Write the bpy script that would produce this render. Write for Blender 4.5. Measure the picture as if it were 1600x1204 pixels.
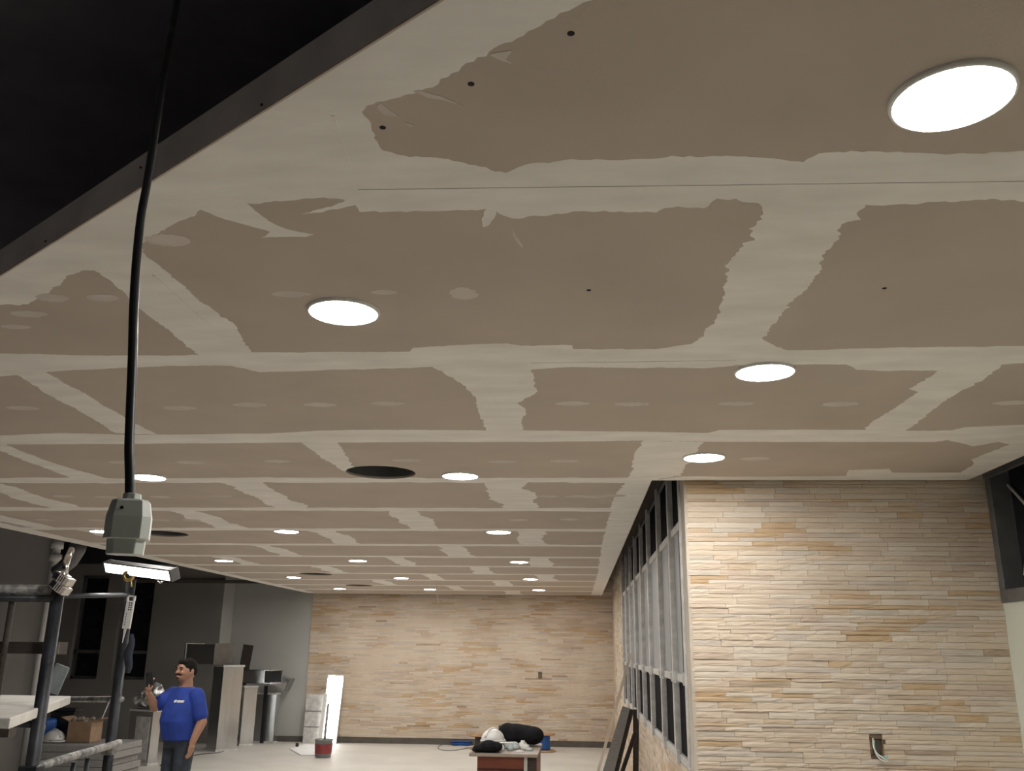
import bpy, bmesh, math, random
from mathutils import Vector, Matrix, noise
from mathutils.geometry import tessellate_polygon
sc = bpy.context.scene
for o in list(bpy.data.objects): bpy.data.objects.remove(o)
C = sc.collection
# ------------------------------------------------------------------ camera
F, PIT, YAW, ROL = 1412.2, math.radians(16.308), math.radians(4.203), math.radians(.7095)
CAMZ, CEIL = 1.66, 2.66
_f = Vector((-math.sin(YAW)*math.cos(PIT), math.cos(YAW)*math.cos(PIT), math.sin(PIT)))
_r0 = Vector((math.cos(YAW), math.sin(YAW), 0)); _u0 = _r0.cross(_f)
_r = _r0*math.cos(ROL)+_u0*math.sin(ROL); _u = _u0*math.cos(ROL)-_r0*math.sin(ROL)
cam = bpy.data.objects.new('camera', bpy.data.cameras.new('camera')); C.objects.link(cam)
cam.data.sensor_width = 36; cam.data.lens = F/1600*36; cam.data.clip_start = .05; cam.data.clip_end = 200
m = Matrix.Identity(4)
for i in range(3): m[i][0], m[i][1], m[i][2] = _r[i], _u[i], -_f[i]
m.translation = (0, 0, CAMZ); cam.matrix_world = m; sc.camera = cam
# ------------------------------------------------------------------ world, exposure
w = bpy.data.worlds.new('night'); sc.world = w; w.use_nodes = True
w.node_tree.nodes['Background'].inputs[0].default_value = (.35, .32, .42, 1)
w.node_tree.nodes['Background'].inputs[1].default_value = .012
sc.view_settings.view_transform = 'Standard'; sc.view_settings.look = 'None'
sc.view_settings.exposure = 0.9; sc.view_settings.gamma = 1; sc.view_settings.use_curve_mapping = False
LAMP = 100.0          # radiance of a downlight lens

def ray(px, py): return _f + _r*((px-800)/F) + _u*((602-py)/F)
def at_z(px, py, z): d = ray(px, py); return Vector((0, 0, CAMZ)) + d*((z-CAMZ)/d.z)
def at_y(px, py, y): d = ray(px, py); return Vector((0, 0, CAMZ)) + d*(y/d.y)
def at_x(px, py, x): d = ray(px, py); return Vector((0, 0, CAMZ)) + d*(x/d.x)
# ------------------------------------------------------------------ materials
def mat(name, col, rough=.6, metal=0., var=.12, scale=8., bump=0., bscale=40., emit=None, stretch=None, spec=.5, col2=None, alpha=None, trans=0., detail=4.):
    M = bpy.data.materials.new(name); M.use_nodes = True; nt = M.node_tree; b = nt.nodes['Principled BSDF']
    b.inputs['Roughness'].default_value = rough; b.inputs['Metallic'].default_value = metal
    b.inputs['Specular IOR Level'].default_value = spec
    tc = nt.nodes.new('ShaderNodeTexCoord'); mp = nt.nodes.new('ShaderNodeMapping'); nt.links.new(tc.outputs['Object'], mp.inputs[0])
    if stretch: mp.inputs['Scale'].default_value = stretch
    n = nt.nodes.new('ShaderNodeTexNoise'); n.inputs['Scale'].default_value = scale; n.inputs['Detail'].default_value = detail
    nt.links.new(mp.outputs[0], n.inputs['Vector'])
    r = nt.nodes.new('ShaderNodeValToRGB'); e = r.color_ramp.elements
    c2 = col2 or tuple(min(1, c*(1+var)) for c in col); c1 = tuple(c*(1-var) for c in col) if not col2 else col
    e[0].position = .3; e[1].position = .7; e[0].color = (*c1, 1); e[1].color = (*c2, 1)
    nt.links.new(n.outputs['Fac'], r.inputs[0]); nt.links.new(r.outputs[0], b.inputs['Base Color'])
    if bump:
        n2 = nt.nodes.new('ShaderNodeTexNoise'); n2.inputs['Scale'].default_value = bscale; n2.inputs['Detail'].default_value = 5
        nt.links.new(mp.outputs[0], n2.inputs['Vector'])
        bp = nt.nodes.new('ShaderNodeBump'); bp.inputs['Strength'].default_value = bump; bp.inputs['Distance'].default_value = .01
        nt.links.new(n2.outputs['Fac'], bp.inputs['Height']); nt.links.new(bp.outputs[0], b.inputs['Normal'])
    if emit:
        b.inputs['Emission Color'].default_value = (*emit[0], 1); b.inputs['Emission Strength'].default_value = emit[1]
    if alpha is not None: b.inputs['Alpha'].default_value = alpha
    if trans: b.inputs['Transmission Weight'].default_value = trans
    return M
MT = dict(
    board=mat('gypsum_paper', (.505, .425, .35), .85, var=.06, scale=2.2, bump=.05, bscale=120),
    mud=mat('joint_compound', (.75, .71, .645), .8, col2=(.88, .84, .775), scale=3.2, detail=7, bump=.08, bscale=25, stretch=(1, 2.8, 1)),
    mudthin=mat('thin_compound', (.60, .54, .475), .8, var=.10, scale=7),
    fascia=mat('fascia_metal', (.78, .73, .68), .6, 0., var=.15, scale=6),
    dark=mat('black_void', (.012, .011, .014), .9, var=.3, scale=3),
    floor=mat('dusty_floor', (.56, .535, .49), .6, var=.08, scale=1.6, bump=.04, bscale=8),
    grey=mat('grey_wall_paint', (.46, .465, .44), .7, var=.05, scale=1.5),
    taupe=mat('dark_grey_wall', (.27, .258, .242), .75, var=.06, scale=1.5),  # darker grey for the front of the projecting wall
    part=mat('partition_paint', (.56, .53, .49), .75, var=.05, scale=1.5),
    green=mat('pale_green_paint', (.60, .62, .53), .6, var=.03, scale=2),
    mortar=mat('wall_mortar', (.36, .30, .24), .9, var=.2, scale=20),
    skirt=mat('dark_skirting', (.10, .088, .075), .6, var=.2),
    glassdark=mat('night_glass', (.012, .012, .016), .12, var=.2, spec=.5),
    glassopen=mat('night_dark_pane', (.010, .010, .012), .7, var=.2, spec=.03),  # near-black colour stands in for the night darkness in the window openings
    glassgrey=mat('grey_film_pane', (.36, .37, .375), .5, var=.06, scale=2),
    alum=mat('dusty_aluminium', (.60, .59, .57), .5, .2, var=.18, scale=14, bump=.15, bscale=60),
    alumdark=mat('dark_aluminium', (.16, .16, .16), .45, .4, var=.15, scale=10),
    galv=mat('galvanised_steel', (.60, .615, .625), .24, .97, var=.06, scale=4, bump=.25, bscale=3, stretch=(2.5, 2.5, .35)),
    foil=mat('crumpled_foil', (.85, .85, .84), .38, .9, var=.1, bump=.9, bscale=28),
    white=mat('white_plastic', (.78, .77, .74), .4, var=.03),
    ring=mat('white_trim', (.80, .79, .76), .4, var=.02),
    lens=mat('led_lens', (.9, .9, .9), .5, emit=((1, .965, .915), LAMP)),
    panel=mat('led_panel_face', (.9, .9, .9), .5, emit=((1, .97, .93), 5.5)),
    batten=mat('led_batten_face', (.85, .85, .85), .4, emit=((1, .98, .96), 5.0)),
    black=mat('black_rubber', (.018, .018, .02), .42, var=.2),
    blackcloth=mat('black_fabric', (.014, .014, .016), .95, var=.3, scale=20, bump=.3, spec=.15),
    cable=mat('grey_black_cable', (.03, .031, .033), .38, var=.2),
    plug=mat('grey_plug_plastic', (.74, .77, .72), .32, var=.05, scale=20),
    navy=mat('navy_scaffold_paint', (.022, .025, .033), .45, .2, var=.45, scale=22, bump=.2, bscale=60),
    navyworn=mat('worn_scaffold_pipe', (.07, .072, .08), .5, .3, scale=30, col2=(.42, .41, .39), stretch=(1, 1, 1)),
    deck=mat('plaster_splashed_deck', (.62, .60, .56), .7, var=.12, scale=9, bump=.2, bscale=30),
    plank=mat('dark_stained_plank', (.055, .042, .035), .7, var=.3, scale=12, stretch=(1, 8, 8)),
    wood=mat('pale_timber', (.52, .38, .24), .7, var=.15, scale=6, stretch=(6, 6, 1)),
    woodend=mat('timber_end', (.26, .21, .17), .8, var=.2, scale=20),
    brass=mat('brass', (.62, .45, .16), .3, .9, var=.15, scale=30),
    chrome=mat('chrome', (.75, .74, .72), .18, 1., var=.05),
    lensoff=mat('ribbed_lens', (.52, .47, .42), .4, var=.15, scale=30, stretch=(1, 1, 6)),
    cloth=mat('dark_blue_cloth', (.03, .035, .055), .9, var=.3, scale=20, bump=.3),
    skin=mat('skin', (.36, .19, .12), .5, var=.10, scale=14),
    shirt=mat('blue_tshirt', (.012, .040, .27), .8, var=.18, scale=10, bump=.35, bscale=14),
    jeans=mat('dark_jeans', (.032, .040, .055), .85, var=.25, scale=18, bump=.3, bscale=30),
    hair=mat('black_hair', (.008, .007, .006), .85, var=.3, scale=60, spec=.2, bump=.6, bscale=90),
    print_white=mat('white_print', (.75, .77, .80), .7, var=.03),
    card=mat('cardboard', (.30, .20, .125), .8, var=.15, scale=10),
    cardgrey=mat('grey_board', (.26, .25, .24), .8, var=.15, scale=14, stretch=(1, 1, 6)),
    deskred=mat('red_brown_laminate', (.20, .050, .022), .45, var=.12, scale=6, stretch=(1, 1, 5)),
    desktop=mat('desk_top_laminate', (.30, .245, .20), .5, var=.10, scale=8),
    bluep=mat('blue_plastic', (.015, .09, .36), .45, var=.12),
    redp=mat('red_label', (.24, .035, .035), .5, var=.2, scale=20),
    greypail=mat('grey_pail', (.20, .20, .20), .5, var=.15),
    spool=mat('plywood', (.40, .25, .14), .7, var=.15, scale=8),
    paper=mat('paper', (.72, .72, .71), .7, var=.05),
    bottle=mat('clear_bottle', (.55, .62, .62), .2, var=.2, scale=30),
    plastic=mat('clear_plastic_sheet', (.42, .48, .50), .25, var=.2, scale=12, alpha=.55),
    wire=mat('white_wire', (.70, .72, .70), .5, var=.05),
    wiregreen=mat('green_wire', (.30, .52, .47), .5, var=.05),
    boxmetal=mat('rusty_box', (.22, .14, .07), .6, .3, var=.4, scale=60),
    roof=mat('roof_deck', (.34, .325, .38), .9, var=.15, scale=2),
)
STONE = [mat('stone_'+n, tuple(x*(1-v) for x in c), .8, scale=1.7 if n not in () else 1, bump=.5, bscale=7, col2=tuple(min(.8, x*(1+v)) for x in d)) for n, c, v, d in (
    ('cream', (.62, .50, .38), .02, (.68, .585, .47)), ('beige', (.56, .45, .345), .05, (.63, .53, .425)), ('ivory', (.64, .55, .45), .0, (.70, .62, .515)),
    ('tan', (.52, .385, .255), .05, (.64, .53, .405)), ('ochre', (.49, .325, .175), .05, (.60, .46, .31)), ('rose', (.52, .40, .31), .04, (.62, .515, .415)),
    ('ash', (.52, .45, .375), .04, (.62, .55, .47)), ('umber', (.36, .27, .19), .1, (.50, .40, .30)))]
# ------------------------------------------------------------------ builders
ORG = {}
class MB:
    def __init__(s, mtx=None): s.v = []; s.f = []; s.mi = []; s.m = mtx; s.cur = 0
    def add(s, vs, fs, mtx=None):
        k = len(s.v)
        for v in vs:
            v = Vector(v)
            if mtx: v = mtx @ v
            if s.m: v = s.m @ v
            s.v.append(v)
        for f in fs: s.f.append([k+i for i in f]); s.mi.append(s.cur)
        return s
    def box(s, x0, x1, y0, y1, z0, z1, mtx=None):
        return s.add([(x, y, z) for z in (z0, z1) for y in (y0, y1) for x in (x0, x1)],
                     [(0, 2, 3, 1), (4, 5, 7, 6), (0, 1, 5, 4), (2, 6, 7, 3), (0, 4, 6, 2), (1, 3, 7, 5)], mtx)
    def tube(s, pts, rad, n=10, caps=True, mtx=None):
        pts = [Vector(p) for p in pts]; R = rad if isinstance(rad, (list, tuple)) else [rad]*len(pts)
        vs = []; fs = []; up = None
        for i, p in enumerate(pts):
            t = (pts[min(i+1, len(pts)-1)]-pts[max(i-1, 0)]).normalized()
            if up is None: up = t.orthogonal().normalized()
            up = (up - t*up.dot(t)).normalized(); q = t.cross(up)
            for k in range(n):
                a = 2*math.pi*k/n; vs.append(p+(up*math.cos(a)+q*math.sin(a))*R[i])
        for i in range(len(pts)-1):
            for k in range(n): fs.append((i*n+k, i*n+(k+1) % n, (i+1)*n+(k+1) % n, (i+1)*n+k))
        if caps: fs.append(tuple(range(n))[::-1]); fs.append(tuple((len(pts)-1)*n+k for k in range(n)))
        return s.add(vs, fs, mtx)
    def lathe(s, prof, n=24, mtx=None, cap0=True, cap1=True):
        vs = [(r*math.cos(2*math.pi*k/n), r*math.sin(2*math.pi*k/n), z) for r, z in prof for k in range(n)]
        fs = [(i*n+k, i*n+(k+1) % n, (i+1)*n+(k+1) % n, (i+1)*n+k) for i in range(len(prof)-1) for k in range(n)]
        if cap0: fs.append(tuple(range(n))[::-1])
        if cap1: fs.append(tuple((len(prof)-1)*n+k for k in range(n)))
        return s.add(vs, fs, mtx)
    def rings(s, rings, caps=True, mtx=None):
        n = len(rings[0]); vs = [p for r in rings for p in r]
        fs = [(i*n+k, i*n+(k+1) % n, (i+1)*n+(k+1) % n, (i+1)*n+k) for i in range(len(rings)-1) for k in range(n)]
        if caps: fs.append(tuple(range(n))[::-1]); fs.append(tuple((len(rings)-1)*n+k for k in range(n)))
        return s.add(vs, fs, mtx)
    def ell(s, c, r, nu=16, nv=10, mtx=None, z0=-1., z1=1.):
        a0, a1 = math.asin(z0), math.asin(z1); rr = []
        for j in range(nv+1):
            a = a0+(a1-a0)*j/nv; k = max(math.cos(a), 1e-3)
            rr.append([(c[0]+r[0]*k*math.cos(2*math.pi*i/nu), c[1]+r[1]*k*math.sin(2*math.pi*i/nu), c[2]+r[2]*math.sin(a)) for i in range(nu)])
        return s.rings(rr, True, mtx)
    def prism(s, poly, z0, z1, mtx=None):
        n = len(poly); vs = [(p[0], p[1], z0) for p in poly]+[(p[0], p[1], z1) for p in poly]
        fs = [(i, (i+1) % n, n+(i+1) % n, n+i) for i in range(n)]
        tr = tessellate_polygon([[Vector((p[0], p[1], 0)) for p in poly]])
        fs += [tuple(t) for t in tr]+[tuple(n+i for i in t[::-1]) for t in tr]
        return s.add(vs, fs, mtx)
    def mesh(s, name, mats, org, smooth):
        me = bpy.data.meshes.new(name)
        me.from_pydata([v-org for v in s.v], [], s.f)
        for M in mats: me.materials.append(M)
        if len(mats) > 1: me.polygons.foreach_set('material_index', s.mi)
        bm = bmesh.new(); bm.from_mesh(me); bmesh.ops.recalc_face_normals(bm, faces=bm.faces); bm.to_mesh(me); bm.free()
        if smooth: me.polygons.foreach_set('use_smooth', [True]*len(me.polygons))
        me.update(); return me
    def build(s, name, M, parent=None, smooth=False, bevel=0, org=None):
        mats = [MT[k] if isinstance(k, str) else k for k in (M if isinstance(M, list) else [M])]
        o_ = ORG.get(parent.name, Vector((0, 0, 0))) if parent else Vector(org or (0, 0, 0))
        o = bpy.data.objects.new(name, s.mesh(name, mats, o_, smooth)); C.objects.link(o)
        if parent: o.parent = parent; ORG[o.name] = o_
        else: o.location = o_; ORG[o.name] = o_
        if bevel:
            b = o.modifiers.new('bevel', 'BEVEL'); b.width = bevel; b.segments = 2; b.limit_method = 'ANGLE'
        if smooth == 'auto':
            pass
        return o
def thing(name, org, label, cat, group=None, kind=None):
    o = bpy.data.objects.new(name, None); C.objects.link(o); o.location = org; o.empty_display_size = .1
    ORG[o.name] = Vector(org); tag(o, label, cat, group, kind); return o
def tag(o, label, cat=None, group=None, kind=None):
    o['label'] = label
    if cat: o['category'] = cat
    if group: o['group'] = group
    if kind: o['kind'] = kind
    return o
def struct(o, label, cat): return tag(o, label, cat, kind='structure')
def copy_tree(o, loc):
    c = o.copy(); C.objects.link(c); c.location = loc; ORG[c.name] = Vector(loc)
    for ch in list(o.children):
        d = ch.copy(); C.objects.link(d); d.parent = c
    return c
def remesh(o, vox, sm=6):
    r = o.modifiers.new('r', 'REMESH'); r.mode = 'VOXEL'; r.voxel_size = vox; r.use_smooth_shade = True
    s = o.modifiers.new('s', 'SMOOTH'); s.factor = .5; s.iterations = sm
def bake(o):
    dg = bpy.context.evaluated_depsgraph_get(); me = bpy.data.meshes.new_from_object(o.evaluated_get(dg))
    o.modifiers.clear(); o.data = me
rot = lambda a, ax='Z': Matrix.Rotation(math.radians(a), 4, ax)
tr = lambda x, y, z: Matrix.Translation((x, y, z))
# ------------------------------------------------------------------ room shell
XW, YN, XR, YB = .653, 5.50, 2.43, 17.46          # window wall, near stone wall, right wall, back wall
CXL, CXW, CXR, CYB, CYN = -5.15, .453, 2.32, 17.40, 5.485
ROOF = 4.7
fl = struct(MB().box(-14, 6, -6, 20, -.12, 0).build('floor', 'floor'), 'pale dusty beige floor of the unfinished hall', 'floor')
struct(MB().box(-14, 6, -6, 20, ROOF, ROOF+.1).build('roof_slab', 'roof'), 'black unlit roof above the open void at upper left', 'roof')
# ---- stones
def stone_variant(i):
    r = random.Random(900+i); nx, nz = 4, 2; b = MB(); vs = []; fs = []
    for j in range(nz+1):
        for k in range(nx+1):
            e = (k in (0, nx)) or (j in (0, nz))
            vs.append((k/nx+(0 if e else r.uniform(-.06, .06)), -(1 if not e else .90)-r.uniform(-.10, .10), j/nz+(0 if e else r.uniform(-.15, .15))))
    g = lambda j, k: j*(nx+1)+k
    for j in range(nz):
        for k in range(nx): fs.append((g(j, k), g(j, k+1), g(j+1, k+1), g(j+1, k)))
    k0 = len(vs); vs += [(0, 0, 0), (1, 0, 0), (1, 0, 1), (0, 0, 1)]
    fs += [tuple([k0]+[k0+1]+[g(0, k) for k in range(nx, -1, -1)]), tuple([k0+2, k0+3]+[g(nz, k) for k in range(nx+1)]),
           tuple([k0+1, k0+2]+[g(j, nx) for j in range(nz, -1, -1)]), tuple([k0+3, k0]+[g(j, 0) for j in range(nz+1)])]
    return vs, fs
SV = [stone_variant(i) for i in range(12)]
SM = [MB().add(*sv).mesh('stone', [STONE[0]], Vector((0, 0, 0)), False) for sv in SV]
def stone_layout(u0, u1, v0, v1, seed, hmin=.016, hmax=.038, lmin=.10, lmax=.42, tint=0.):
    r = random.Random(seed); out = []; v = v0
    while v < v1:
        h = min(r.uniform(hmin, hmax), v1-v); u = u0 - r.uniform(0, lmin*.5)*0
        if v1-v-h < .012: h = v1-v
        while u < u1:
            L = r.triangular(lmin, lmax, lmin*1.6)
            if u1-u-L < lmin*.6: L = u1-u
            c = noise.noise(Vector((u*1.6+seed, v*5.5, seed*.37)))+r.uniform(-.55, .55)+tint
            k = 0 if c < -.25 else 2 if c < -.05 else 6 if c < .05 else 1 if c < .30 else 5 if c < .42 else 3 if c < .58 else 4
            if r.random() < .018: k = 7
            if r.random() < .12: k = r.choice([2, 0, 6, 3])
            out.append((u, u+L, v, v+h, r.uniform(.013, .021), k, r.randrange(12)))
            u += L
        v += h
    return out
GAP = .0007
def stones_stuff(lay, to, parent, name='stone_cladding'):
    b = MB()
    for u0, u1, v0, v1, d, k, vi in lay:
        b.cur = k; vs, fs = SV[vi]
        b.add([to(u0+GAP+(u1-u0-2*GAP)*x, -y*d, v0+GAP+(v1-v0-2*GAP)*z) for x, y, z in vs], fs)
    o = b.build(name, STONE, parent); o['kind'] = 'stuff'; return o
# near stone wall (faces the camera)
nw = struct(MB().box(XW+.015, XR+.25, YN+.012, YN+.26, 0, ROOF).build('wall_right_return', 'mortar'), 'near cream ledgestone wall under the ceiling at right, with a cut-out box', 'wall')
lay = stone_layout(XW, XR, 0, 3.0, 11)
BX0, BX1, BZ0, BZ1 = [*(sorted((at_y(1358, 1150, YN).x, at_y(1378, 1150, YN).x))), at_y(1368, 1181, YN).z, at_y(1368, 1151, YN).z]
lay2 = []
for s in lay:      # leave the socket cut-out free
    u0, u1, v0, v1 = s[:4]
    if v1 > BZ0+.004 and v0 < BZ1-.004 and u1 > BX0 and u0 < BX1:
        if BX0-u0 > .03: lay2.append((u0, BX0, *s[2:]))
        if u1-BX1 > .03: lay2.append((BX1, u1, *s[2:]))
    else: lay2.append(s)
vis = [s for s in lay2 if .90 < s[3] and s[2] < 2.66]
vis.sort(key=lambda s: -(s[1]-s[0])*(s[3]-s[2])); big = vis[:298]; bigset = set(map(id, big))
for i, (u0, u1, v0, v1, d, k, vi) in enumerate(big):
    o = bpy.data.objects.new('stone', SM[vi]); C.objects.link(o); o.parent = nw
    o.location = (u0+GAP, YN+.012, v0+GAP); o.scale = (u1-u0-2*GAP, d, v1-v0-2*GAP)
    o.material_slots[0].link = 'OBJECT'; o.material_slots[0].material = STONE[k]
stones_stuff([s for s in lay2 if id(s) not in bigset], lambda u, d, v: (u, YN+.012-d, v), nw)
# stone ends seen on the corner edge belong to the window wall
# back stone wall
XS = at_y(484, 1000, YB).x
bw = struct(MB().box(-14, XW+.3, YB+.012, YB+.3, 0, ROOF).build('wall_back', 'grey'), 'far end wall, beige ledgestone on the right and grey paint on the left', 'wall')
bb = at_y(844, 1054, YB)
layb = [s for s in stone_layout(XS, XW, .10, 3.3, 23, .020, .036, .12, .5, tint=-.06)]
layb = [s for s in layb if not (False and s[3] > bb.z-.06 and s[2] < bb.z+.06 and s[1] > bb.x-.04 and s[0] < bb.x+.04)]
stones_stuff(layb, lambda u, d, v: (u, YB+.012-d, v), bw)
struct(MB().box(XS-1.72, XW, YB-.03, YB+.012, 0, .095).build('baseboard_back', 'skirt'), 'dark skirting strip along the foot of the far end wall', 'baseboard')
# window wall (runs away from the camera)
yw = lambda px: at_x(px, 1000, XW).y
MULL = [5.72]+[yw(p) for p in (1053, 1034, 1017, 1005, 995, 987, 980.5, 974.5)]
ZS, ZM, ZU, ZH = 1.0, 1.50, 2.45, 2.93
ww = struct(MB().box(XW+.012, XW+.24, YN+.26, YB+.3, 0, ZS).box(XW+.012, XW+.24, YN+.26, YB+.3, ZH, ROOF)
            .box(XW+.012, XW+.24, YN+.26, MULL[0], ZS, ZH).box(XW+.012, XW+.24, MULL[-1], YB+.3, ZS, ZH)
            .box(XW+.0, XW+.012, YN+.03, YN+.26, 0, ROOF).build('wall_window_side', 'mortar'), 'long side wall with a row of tall windows above stone', 'wall')
sw = lambda u, d, v: (XW+.012-d, u, v)
stones_stuff(stone_layout(YN, YB, 0, ZS-.02, 31, .022, .042, .15, .55, tint=.0)+stone_layout(MULL[-1]+.03, YB, ZS, 3.2, 33, .022, .042, .15, .5, tint=.0), sw, ww)
MB().box(XW-.006, XW+.012, YN-.004, MULL[0]-.03, ZS-.02, 3.1).build('reveal_plaster', mat('plaster', (.52, .46, .385), .8, var=.1), ww)
for i in range(len(MULL)-1):
    a, b_ = MULL[i], MULL[i+1]
    pos = ['first, widest of the row, beside the stone corner', 'second', 'third', 'fourth', 'fifth', 'sixth', 'seventh', 'last, farthest from the stone corner'][i]
    t = thing('window_%d' % (i+1), (XW, (a+b_)/2, ZS), ('tall three-light window in the side wall, %s' % pos) if i in (0, 7) else 'tall three-light window in the side wall, %s from the stone corner' % pos, 'window', 'windows along the side wall', 'structure')
    MB().box(XW+.022, XW+.03, a+.02, b_-.02, ZU+.02, ZH-.04).build('pane', 'glassopen', t)
    MB().box(XW+.020, XW+.03, a+.02, b_-.02, ZM+.02, ZU-.01).build('pane', 'glassgrey', t)
    MB().box(XW+.022, XW+.03, a+.02, b_-.02, ZS+.02, ZM-.03).build('pane', 'glassopen', t)
    q = MB()
    q.box(XW-.018, XW+.03, a-.028, a+.028, ZS, ZH).box(XW+.03, XW+.10, a-.012, a+.012, ZS, ZH)
    q.build('mullion', 'alum', t, bevel=.006)
    if i == 7: MB().box(XW-.018, XW+.10, b_-.028, b_+.028, ZS, ZH).build('mullion', 'alum', t, bevel=.006)
    for z, nm in ((ZM, 'transom'), (ZU, 'transom')): MB().box(XW+.002, XW+.06, a+.03, b_-.03, z-.025, z+.025).build(nm, 'alum', t, bevel=.005)
    MB().box(XW+.0, XW+.13, a+.03, b_-.03, ZS-.02, ZS+.03).build('window_sill', 'alum', t, bevel=.005)
    MB().box(XW+.0, XW+.13, a+.03, b_-.03, ZH-.04, ZH).build('head_rail', 'alumdark', t)
    MB().box(XW+.008, XW+.02, a+.30, a+.32, ZM+.02, ZU-.02).build('glazing_bar', 'alumdark', t)
    q = MB()
    for yy in (a+.10, b_-.12): q.box(XW-.012, XW+.02, yy, yy+.07, ZM-.035, ZM+.04).box(XW-.022, XW+.0, yy+.02, yy+.045, ZM-.02, ZM+.02)
    q.box(XW-.022, XW+.0, b_-.14, b_-.06, ZS-.03, ZS+.05); q.build('bracket', 'alum', t)
# right wall with its high window
zs2 = at_y(1567, 936, YN).z
struct(MB().box(XR, XR+.25, -6, YN+.012, 0, zs2).box(XR, XR+.25, -6, YN+.012, 3.1, ROOF).box(XR, XR+.25, -6, 3.2, zs2, 3.1).build('wall_right', 'green'), 'pale green painted wall at the right edge of the picture', 'wall')
t = thing('window_9', (XR, 4.6, zs2), 'dark high window with grey frame above the pale green wall', 'window', kind='structure')
MB().box(XR+.10, XR+.11, 3.22, YN-.02, zs2+.03, 3.06).build('pane', 'glassdark', t)
MB().box(XR-.015, XR+.13, 3.2, YN-.012, zs2-.02, zs2+.05).build('window_sill', 'alumdark', t, bevel=.004)
MB().box(XR-.015, XR+.13, YN-.075, YN-.012, zs2+.05, 3.1).build('window_frame', 'alumdark', t, bevel=.004)
MB().box(XR-.015, XR+.13, 3.2, YN-.075, 2.72, 2.79).build('transom', 'alumdark', t, bevel=.004)
q = MB(); q.tube([(XR+.085, YN-.08, 2.62), (XR+.085, YN-.62, 2.18)], .009, 6); q.tube([(XR+.085, YN-.30, 2.44), (XR+.085, YN-.12, 2.10)], .007, 6)
q.build('reflection_lines', 'alum', t)  # crossed tubes modelled in place of lines reflected in the dark glass
MB().box(XR-.03, XR+.0, -2, YN-.03, 2.665, 2.72).build('head_rail', 'alumdark', t)
# left side: dark projecting wall with two windows, partition with pipe
YD = 16.9
xa = at_y(342, 1000, YD).x
wins = [(at_y(113, 1000, YD).x, at_y(158, 1000, YD).x), (at_y(180, 1000, YD).x, at_y(232, 1000, YD).x)]
wz0, wz1 = at_y(170, 1061, YD).z, at_y(150, 898, YD).z
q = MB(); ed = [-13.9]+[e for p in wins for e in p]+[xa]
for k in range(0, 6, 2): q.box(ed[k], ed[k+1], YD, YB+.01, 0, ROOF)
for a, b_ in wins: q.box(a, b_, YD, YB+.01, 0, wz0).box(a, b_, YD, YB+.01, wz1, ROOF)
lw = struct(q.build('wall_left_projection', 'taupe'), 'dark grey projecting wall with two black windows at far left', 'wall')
MB().box(xa, xa+.012, YD, YB, 0, ROOF).build('return_face', 'grey', lw)
MB().box(xa-1.7, xa+2.0, YD-.07, YD-.0, at_y(300, 908, YD).z-.03, at_y(300, 908, YD).z+.03).build('conduit_strip', 'skirt', lw)
for k, (a, b_) in enumerate(wins):
    t = thing('window_%d' % (10+k), ((a+b_)/2, YD, wz0), 'black night window in the dark grey wall, %s' % ('left one of the pair behind the scaffold' if k == 0 else 'right one of the pair, next to the man'), 'window', kind='structure')
    MB().box(a, b_, YD+.16, YD+.17, wz0, wz1).build('pane', 'glassdark', t)
    zt = at_y(170, 1018, YD).z
    MB().box(a, b_, YD+.10, YD+.16, zt-.03, zt+.03).build('transom', 'alumdark', t)
    MB().box(a, a+.05, YD+.10, YD+.16, wz0, wz1).box(b_-.05, b_, YD+.10, YD+.16, wz0, wz1).box(a, b_, YD+.10, YD+.16, wz0, wz0+.05).box(a, b_, YD+.10, YD+.16, wz1-.05, wz1).build('window_frame', 'alumdark', t)
YP = 12.5; xp = at_y(72, 950, YP).x
struct(MB().box(-13.9, xp, YP, YP+.15, 0, ROOF).build('wall_left_partition', 'part'), 'brown-grey partition wall at the left edge behind the scaffold', 'wall')
q0 = xp+.06
t = thing('drain_pipe', (q0, YP-.04, 0), 'white vertical pipe with collars on the corner of the partition wall', 'pipe')
MB().tube([(q0, YP-.06, 0), (q0, YP-.06, ROOF)], .055, 14).build('pipe', 'white', t, True)
for zz in (at_y(80, 872, YP).z, at_y(82, 852, YP).z): MB().tube([(q0, YP-.06, zz-.05), (q0, YP-.06, zz+.05)], .085, 14).build('collar', 'white', t, True)
# ------------------------------------------------------------------ ceiling
ceil_ = bpy.data.objects.new('ceiling', None); C.objects.link(ceil_); ceil_.location = (0, 8, CEIL); ORG['ceiling'] = Vector((0, 8, CEIL))
struct(ceil_, 'half-finished gypsum board ceiling with taped joints and pale filler', 'ceiling')
EA, EB = at_z(0, 430.5, CEIL), at_z(690, -1, CEIL)
ed_ = (EB-EA).normalized(); en = Vector((-ed_.y, ed_.x, 0))          # en points to the far (covered) side
if en.y < 0: en = -en
def clip(poly, p0, n):
    out = []
    for i, a in enumerate(poly):
        b = poly[(i+1) % len(poly)]; da = (Vector((*a, 0))-p0).dot(n); db = (Vector((*b, 0))-p0).dot(n)
        if da >= 0: out.append(a)
        if (da >= 0) != (db >= 0):
            k = da/(da-db); out.append((a[0]+(b[0]-a[0])*k, a[1]+(b[1]-a[1])*k))
    return out
P0 = Vector((EA.x, EA.y, 0))
cx = lambda px, py: at_z(px, py, CEIL).x
ROWY = [-4.28+1.22*k for k in range(9)]+[5.485]
ROWY += [5.485+1.192*k for k in range(1, 11)]
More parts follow.
